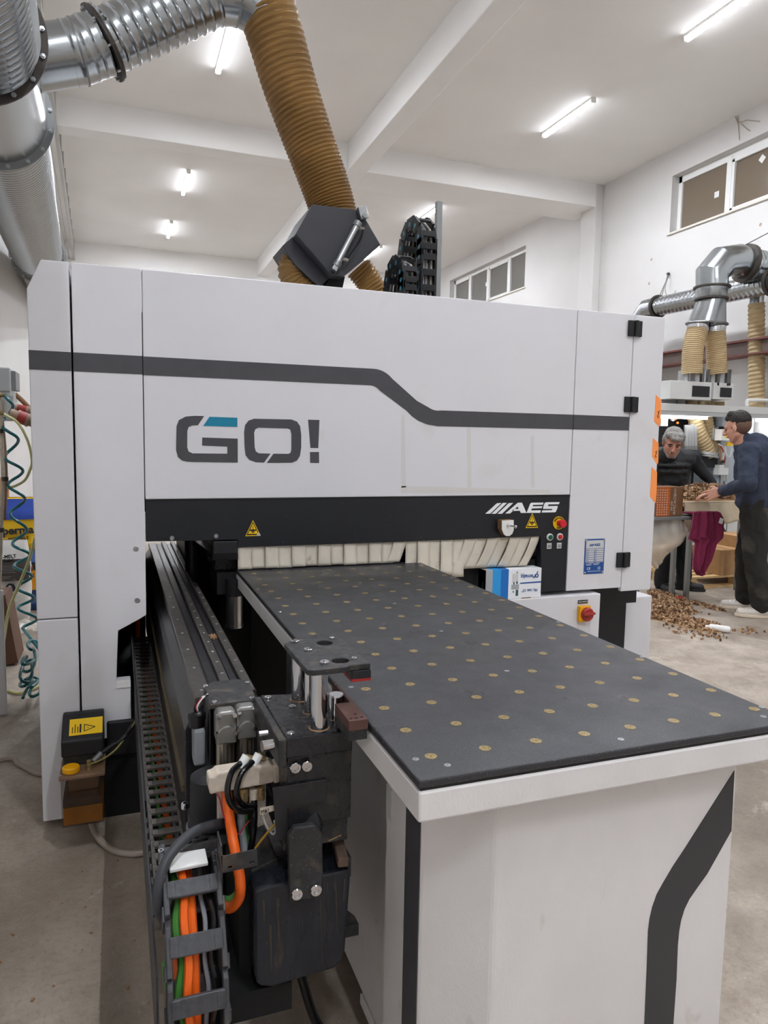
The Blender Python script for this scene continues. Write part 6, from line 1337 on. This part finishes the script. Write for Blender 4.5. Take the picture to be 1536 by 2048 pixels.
# teal spiral air hose
ah = [Vector(p) for p in ((-0.611, 1.72, 1.719), (-0.608, 1.705, 1.712), (-0.604, 1.691, 1.705), (-0.598, 1.68, 1.699), (-0.592, 1.672, 1.692), (-0.585, 1.67, 1.686), (-0.579, 1.672, 1.68), (-0.575, 1.68, 1.675), (-0.572, 1.691, 1.669), (-0.571, 1.705, 1.664), (-0.572, 1.72, 1.658), (-0.576, 1.735, 1.648), (-0.582, 1.749, 1.637), (-0.59, 1.76, 1.627), (-0.6, 1.768, 1.616), (-0.61, 1.77, 1.605), (-0.619, 1.768, 1.593), (-0.627, 1.76, 1.582), (-0.632, 1.749, 1.571), (-0.634, 1.735, 1.56), (-0.634, 1.72, 1.549), (-0.63, 1.705, 1.541), (-0.623, 1.691, 1.532), (-0.612, 1.68, 1.524), (-0.599, 1.672, 1.516), (-0.586, 1.67, 1.507), (-0.573, 1.672, 1.499), (-0.562, 1.68, 1.491), (-0.554, 1.691, 1.483), (-0.55, 1.705, 1.474), (-0.55, 1.72, 1.466), (-0.554, 1.735, 1.456), (-0.561, 1.749, 1.445), (-0.57, 1.76, 1.435), (-0.581, 1.768, 1.425), (-0.592, 1.77, 1.414), (-0.603, 1.768, 1.404), (-0.612, 1.76, 1.394), (-0.619, 1.749, 1.384), (-0.622, 1.735, 1.375), (-0.622, 1.72, 1.365), (-0.618, 1.705, 1.358), (-0.61, 1.691, 1.351), (-0.599, 1.68, 1.343), (-0.585, 1.672, 1.336), (-0.571, 1.67, 1.329), (-0.557, 1.672, 1.321), (-0.545, 1.68, 1.313), (-0.537, 1.691, 1.305), (-0.532, 1.705, 1.297), (-0.532, 1.72, 1.288), (-0.536, 1.735, 1.279), (-0.543, 1.749, 1.271), (-0.553, 1.76, 1.262), (-0.565, 1.768, 1.253), (-0.578, 1.77, 1.245), (-0.59, 1.768, 1.237), (-0.6, 1.76, 1.229), (-0.607, 1.749, 1.222), (-0.611, 1.735, 1.215), (-0.612, 1.72, 1.208), (-0.608, 1.705, 1.201), (-0.6, 1.691, 1.193), (-0.589, 1.68, 1.186), (-0.576, 1.672, 1.179), (-0.563, 1.67, 1.171), (-0.55, 1.672, 1.162), (-0.539, 1.68, 1.154), (-0.531, 1.691, 1.145), (-0.526, 1.705, 1.135), (-0.526, 1.72, 1.126), (-0.53, 1.735, 1.116), (-0.537, 1.749, 1.106), (-0.548, 1.76, 1.097), (-0.56, 1.768, 1.087), (-0.572, 1.77, 1.078), (-0.584, 1.768, 1.07), (-0.595, 1.76, 1.062), (-0.602, 1.749, 1.055), (-0.606, 1.735, 1.047), (-0.606, 1.72, 1.04), (-0.603, 1.705, 1.032), (-0.595, 1.691, 1.025), (-0.584, 1.68, 1.016), (-0.571, 1.672, 1.008), (-0.558, 1.67, 0.998), (-0.545, 1.672, 0.989), (-0.534, 1.68, 0.978), (-0.525, 1.691, 0.967), (-0.521, 1.705, 0.956), (-0.521, 1.72, 0.945), (-0.525, 1.735, 0.935), (-0.532, 1.749, 0.925), (-0.542, 1.76, 0.916), (-0.554, 1.768, 0.907), (-0.566, 1.77, 0.899), (-0.578, 1.768, 0.891), (-0.588, 1.76, 0.884), (-0.595, 1.749, 0.878), (-0.599, 1.735, 0.871), (-0.599, 1.72, 0.865), (-0.595, 1.705, 0.861), (-0.587, 1.691, 0.856), (-0.576, 1.68, 0.851), (-0.562, 1.672, 0.845), (-0.548, 1.67, 0.839), (-0.535, 1.672, 0.832), (-0.523, 1.68, 0.824), (-0.514, 1.691, 0.815), (-0.51, 1.705, 0.806), (-0.509, 1.72, 0.797), (-0.513, 1.735, 0.789), (-0.521, 1.749, 0.78), (-0.532, 1.76, 0.772), (-0.545, 1.768, 0.765), (-0.558, 1.77, 0.759), (-0.571, 1.768, 0.753), (-0.582, 1.76, 0.748), (-0.59, 1.749, 0.744), (-0.595, 1.735, 0.74), (-0.595, 1.72, 0.736), (-0.591, 1.705, 0.733), (-0.583, 1.691, 0.729), (-0.571, 1.68, 0.724), (-0.557, 1.672, 0.719), (-0.543, 1.67, 0.713), (-0.529, 1.672, 0.706), (-0.517, 1.68, 0.698), (-0.508, 1.691, 0.69), (-0.503, 1.705, 0.681), (-0.502, 1.72, 0.673), (-0.506, 1.735, 0.663), (-0.513, 1.749, 0.653), (-0.524, 1.76, 0.645), (-0.536, 1.768, 0.637), (-0.549, 1.77, 0.63), (-0.561, 1.768, 0.624), (-0.571, 1.76, 0.618), (-0.579, 1.749, 0.614), (-0.583, 1.735, 0.61), (-0.583, 1.72, 0.606), (-0.579, 1.705, 0.602), (-0.571, 1.691, 0.599), (-0.56, 1.68, 0.595), (-0.547, 1.672, 0.59), (-0.533, 1.67, 0.583), (-0.52, 1.672, 0.576), (-0.509, 1.68, 0.568), (-0.5, 1.691, 0.559), (-0.496, 1.705, 0.55), (-0.495, 1.72, 0.541), (-0.499, 1.735, 0.532), (-0.507, 1.749, 0.523), (-0.518, 1.76, 0.516), (-0.531, 1.768, 0.509), (-0.544, 1.77, 0.503), (-0.557, 1.768, 0.498), (-0.568, 1.76, 0.495), (-0.576, 1.749, 0.492), (-0.581, 1.735, 0.489), (-0.581, 1.72, 0.487), (-0.577, 1.705, 0.483), (-0.569, 1.691, 0.479), (-0.557, 1.68, 0.475), (-0.542, 1.672, 0.469), (-0.526, 1.67, 0.462), (-0.511, 1.672, 0.454), (-0.499, 1.68, 0.444), (-0.489, 1.691, 0.435), (-0.483, 1.705, 0.424), (-0.483, 1.72, 0.414), (-0.486, 1.735, 0.405), (-0.494, 1.749, 0.396), (-0.504, 1.76, 0.388), (-0.516, 1.768, 0.38), (-0.529, 1.77, 0.375), (-0.541, 1.768, 0.37), (-0.552, 1.76, 0.367), (-0.56, 1.749, 0.364), (-0.564, 1.735, 0.362))]
coil = [(-.50 + .035 * math.cos(t * .9) * math.cos(t * .21) + .02 * math.cos(t * .13), 1.45 + .10 * math.sin(t * .9) + .05 * math.sin(t * .17), .30 - .0042 * t + .05 * math.sin(t * .37)) for t in [i * .5 for i in range(120)]]
tag(M().tube(list(ah) + [Vector(p) for p in coil], .0088, 8).build('air_hose', 'teal_hose'), 'teal coiled air hose hanging left of the machine and heaped below', 'hose')
tag(M().tube(spline([(-0.611, 1.66, 1.61), (-0.545, 1.66, 1.564), (-0.497, 1.66, 1.467), (-0.479, 1.68, 1.353), (-0.493, 1.7, 1.295), (-0.521, 1.7, 1.237), (-0.573, 1.7, 1.203), (-0.614, 1.7, 1.195)], 8), .0075, 8).build('air_tube', 'clear_yellow'), 'short pale yellow air tube bowing out beside the teal hose', 'hose')
tag(M().tube(spline([(-0.467, 1.6, 0.915), (-0.502, 1.6, 0.787), (-0.557, 1.6, 0.646), (-0.61, 1.58, 0.509), (-0.635, 1.5, 0.331), (-.66, 1.32, .12), (-0.673, 1.69, 0.012), (-0.571, 1.606, 0.012), (-0.476, 1.7, 0.012), (-.3, 1.9, .012)], 8), .0085, 8).build('air_tube', 'clear_yellow'), 'long pale yellow air tube sweeping down to the floor at the left', 'hose')
# adhesive sacks
def sack(name, lab, cx_, cy_, z0, w, d, h, rot, m, grp, lean=0.0):
    t = thing(name, lab, 'sack', (cx_, cy_, z0), grp)
    def fn(u, v):
        a = u * 2 * PI; k = 1 - .25 * abs(2 * v - 1) ** 6; ca, sa = math.cos(a), math.sin(a)
        sx = abs(ca) ** .5 * (1 if ca > 0 else -1); sy = abs(sa) ** .6 * (1 if sa > 0 else -1)
        x = w / 2 * sx * (1 - .06 * (2 * v - 1) ** 2); y = d / 2 * sy * (1 - .75 * max(0, v - .7) / .3) * (1 - .3 * max(0, .12 - v) / .12)
        q = .012 * mnoise.noise(Vector((x * 9 + z0 * 5, y * 9, v * 6))); x += q; y += q * 1.5
        z = h * v; y += lean * z
        return (cx_ + x * math.cos(rot) - y * math.sin(rot), cy_ + x * math.sin(rot) + y * math.cos(rot), z0 + z)
    g = M().grid(fn, 40, 24); o = g.build('sack_body', m, t)
    return t, o, fn
def patch(parent, fn, u0, u1, v0, v1, m, name='print', push=.022):
    c = Vector(fn(.25, .5)) 
    def f(u, v):
        p = Vector(fn(u0 + (u1 - u0) * u, v0 + (v1 - v0) * v)); q = Vector(fn(u0 + (u1 - u0) * u, .5)); n = Vector((0, -1, 0)); return p + n * push
    return M().grid(f, 10, 6).build(name, m, parent)
Q = 3.70
bl, br_ = (-0.942, 3.85, 0.514), (-0.662, 3.85, 0.943)
tA, bA, fA = sack('adhesive_sack', 'lower blue and orange adhesive sack at the bottom of the pile', (-0.787, 3.9, 0.249)[0], 3.9, .0, .50, .24, (-0.78, 3.9, 0.518)[2], .0, 'sack_blue', 'adhesive sacks on the left')
patch(bA, fA, .52, .98, .36, .78, 'sack_orange')
T = Q + .06
text('print', 'perma', .14, 'sack_navy', (-0.683, 3.76, 0.407), (1, 0, .25), (-.25, 0, 1), bA, depth=.004, bold=.004)
text('print', 'HOT-MELT', .045, 'sack_navy', (-0.686, 3.76, 0.313), (1, 0, .2), (-.2, 0, 1), bA, depth=.004)
tB, bB, fB = sack('adhesive_sack', 'upper yellow adhesive sack with a blue folded top', (-0.804, 3.95, 0.677)[0], 3.95, (-0.808, 3.95, 0.521)[2], .56, .26, .44, .0, 'sack_yellow', 'adhesive sacks on the left')
patch(bB, fB, .5, 1.0, .60, .98, 'sack_royal')
text('print', 'perma', .092, 'sack_navy', (-0.824, 3.8, 0.692), (1, 0, .04), (-.04, 0, 1), bB, depth=.004, bold=.003)
text('print', 'HOT-MELT', .032, 'black_print', (-0.822, 3.8, 0.624), (1, 0, .04), (-.04, 0, 1), bB, depth=.004, bold=.001)
text('print', 'ADHESIVE', .032, 'sack_navy', (-0.831, 3.8, 0.59), (1, 0, .04), (-.04, 0, 1), bB, depth=.004)
tC, bC, fC = sack('adhesive_sack', 'white hot-melt adhesive sack with a dark text panel in front', (-0.886, 3.5, 0.33)[0], 3.5, .0, .36, .18, (-0.876, 3.5, 0.654)[2], .0, 'sack_white', 'adhesive sacks on the left')
patch(bC, fC, .52, .98, .52, .78, 'flange_dark')
text('print', 'HOT-MELT', .036, 'black_print', (-0.88, 3.395, 0.533), (1, 0, .06), (-.06, 0, 1), bC, depth=.004, bold=.001); text('print', 'ADHESIVE', .034, 'black_print', (-0.88, 3.395, 0.505), (1, 0, .06), (-.06, 0, 1), bC, depth=.004)
em = Vector((-0.842, 3.4, 0.282)); M().lathe(em, (0, -1, 0), [(0, .036), (.004, .036), (.004, 0)], 20).build('emblem', 'sack_navy', bC); text('print', 'B', .045, 'white_print', em + Vector((0, -.006, 0)), (1, 0, 0), (0, 0, 1), bC, depth=.001, bold=.002)
g = M()
for k in range(6): g.box(em.x - .09, 3.392, em.z - .07 - .02 * k, em.x + .07 - .012 * (k % 3), 3.397, em.z - .064 - .02 * k)
g.build('print', 'label_grey', bC)['kind'] = 'stuff'
tp_ = Vector((-0.888, 3.39, 0.479))
for r_ in range(2):
    g = M()
    for k in range(5): g.box(tp_.x - .1, 3.386, tp_.z - .02 - .085 * r_ - .013 * k, tp_.x + .09 - .01 * (k % 2), 3.392, tp_.z - .016 - .085 * r_ - .013 * k)
    g.build('print', 'galvanized_dark', bC)['kind'] = 'stuff'
# crumpled clear wrap and a leaning board
tag(M().grid(lambda u, v: (-.86 + .34 * u, 2.75 + .5 * v, .015 + .10 * abs(mnoise.noise(Vector((u * 4, v * 4, 1)))) * math.sin(PI * u) + .06 * (1 - v)), 22, 16).build('plastic_wrap', 'bag_plastic'), 'crumpled clear plastic wrap on the floor behind the teal hose', 'wrap')
bp = [Vector(p) for p in [(-0.732, 2.2, 0.455), (-0.714, 2.2, 0.471), (-0.652, 2.2, 0.037), (-0.736, 2.2, -0.038)]]
tag(M().prism([(bp[0].x - .05, bp[0].z), (bp[1].x, bp[1].z), (bp[2].x, .02), (bp[3].x - .05, .0)], 'y', 2.2, 2.5).build('board', 'board_brown'), 'dark brown board leaning at the left edge beside the plastic wrap', 'board')
cp_ = (-0.95, 4.3, 0.909); tag(M().box(-1.12, 4.3, 0, cp_[0], 4.33, (-0.944, 4.3, 1.111)[2]).build('chipboard_panel', 'cardboard', bev=.003), 'beige panel standing behind the adhesive sacks', 'panel')
wp = (-0.599, 1.32, 0.622); tag(M().box(wp[0] - .1, 1.30, 0, wp[0], 1.33, (-0.604, 1.32, 0.676)[2]).build('white_board', 'panel_white', bev=.003), 'narrow white board standing upright at the left edge', 'board')
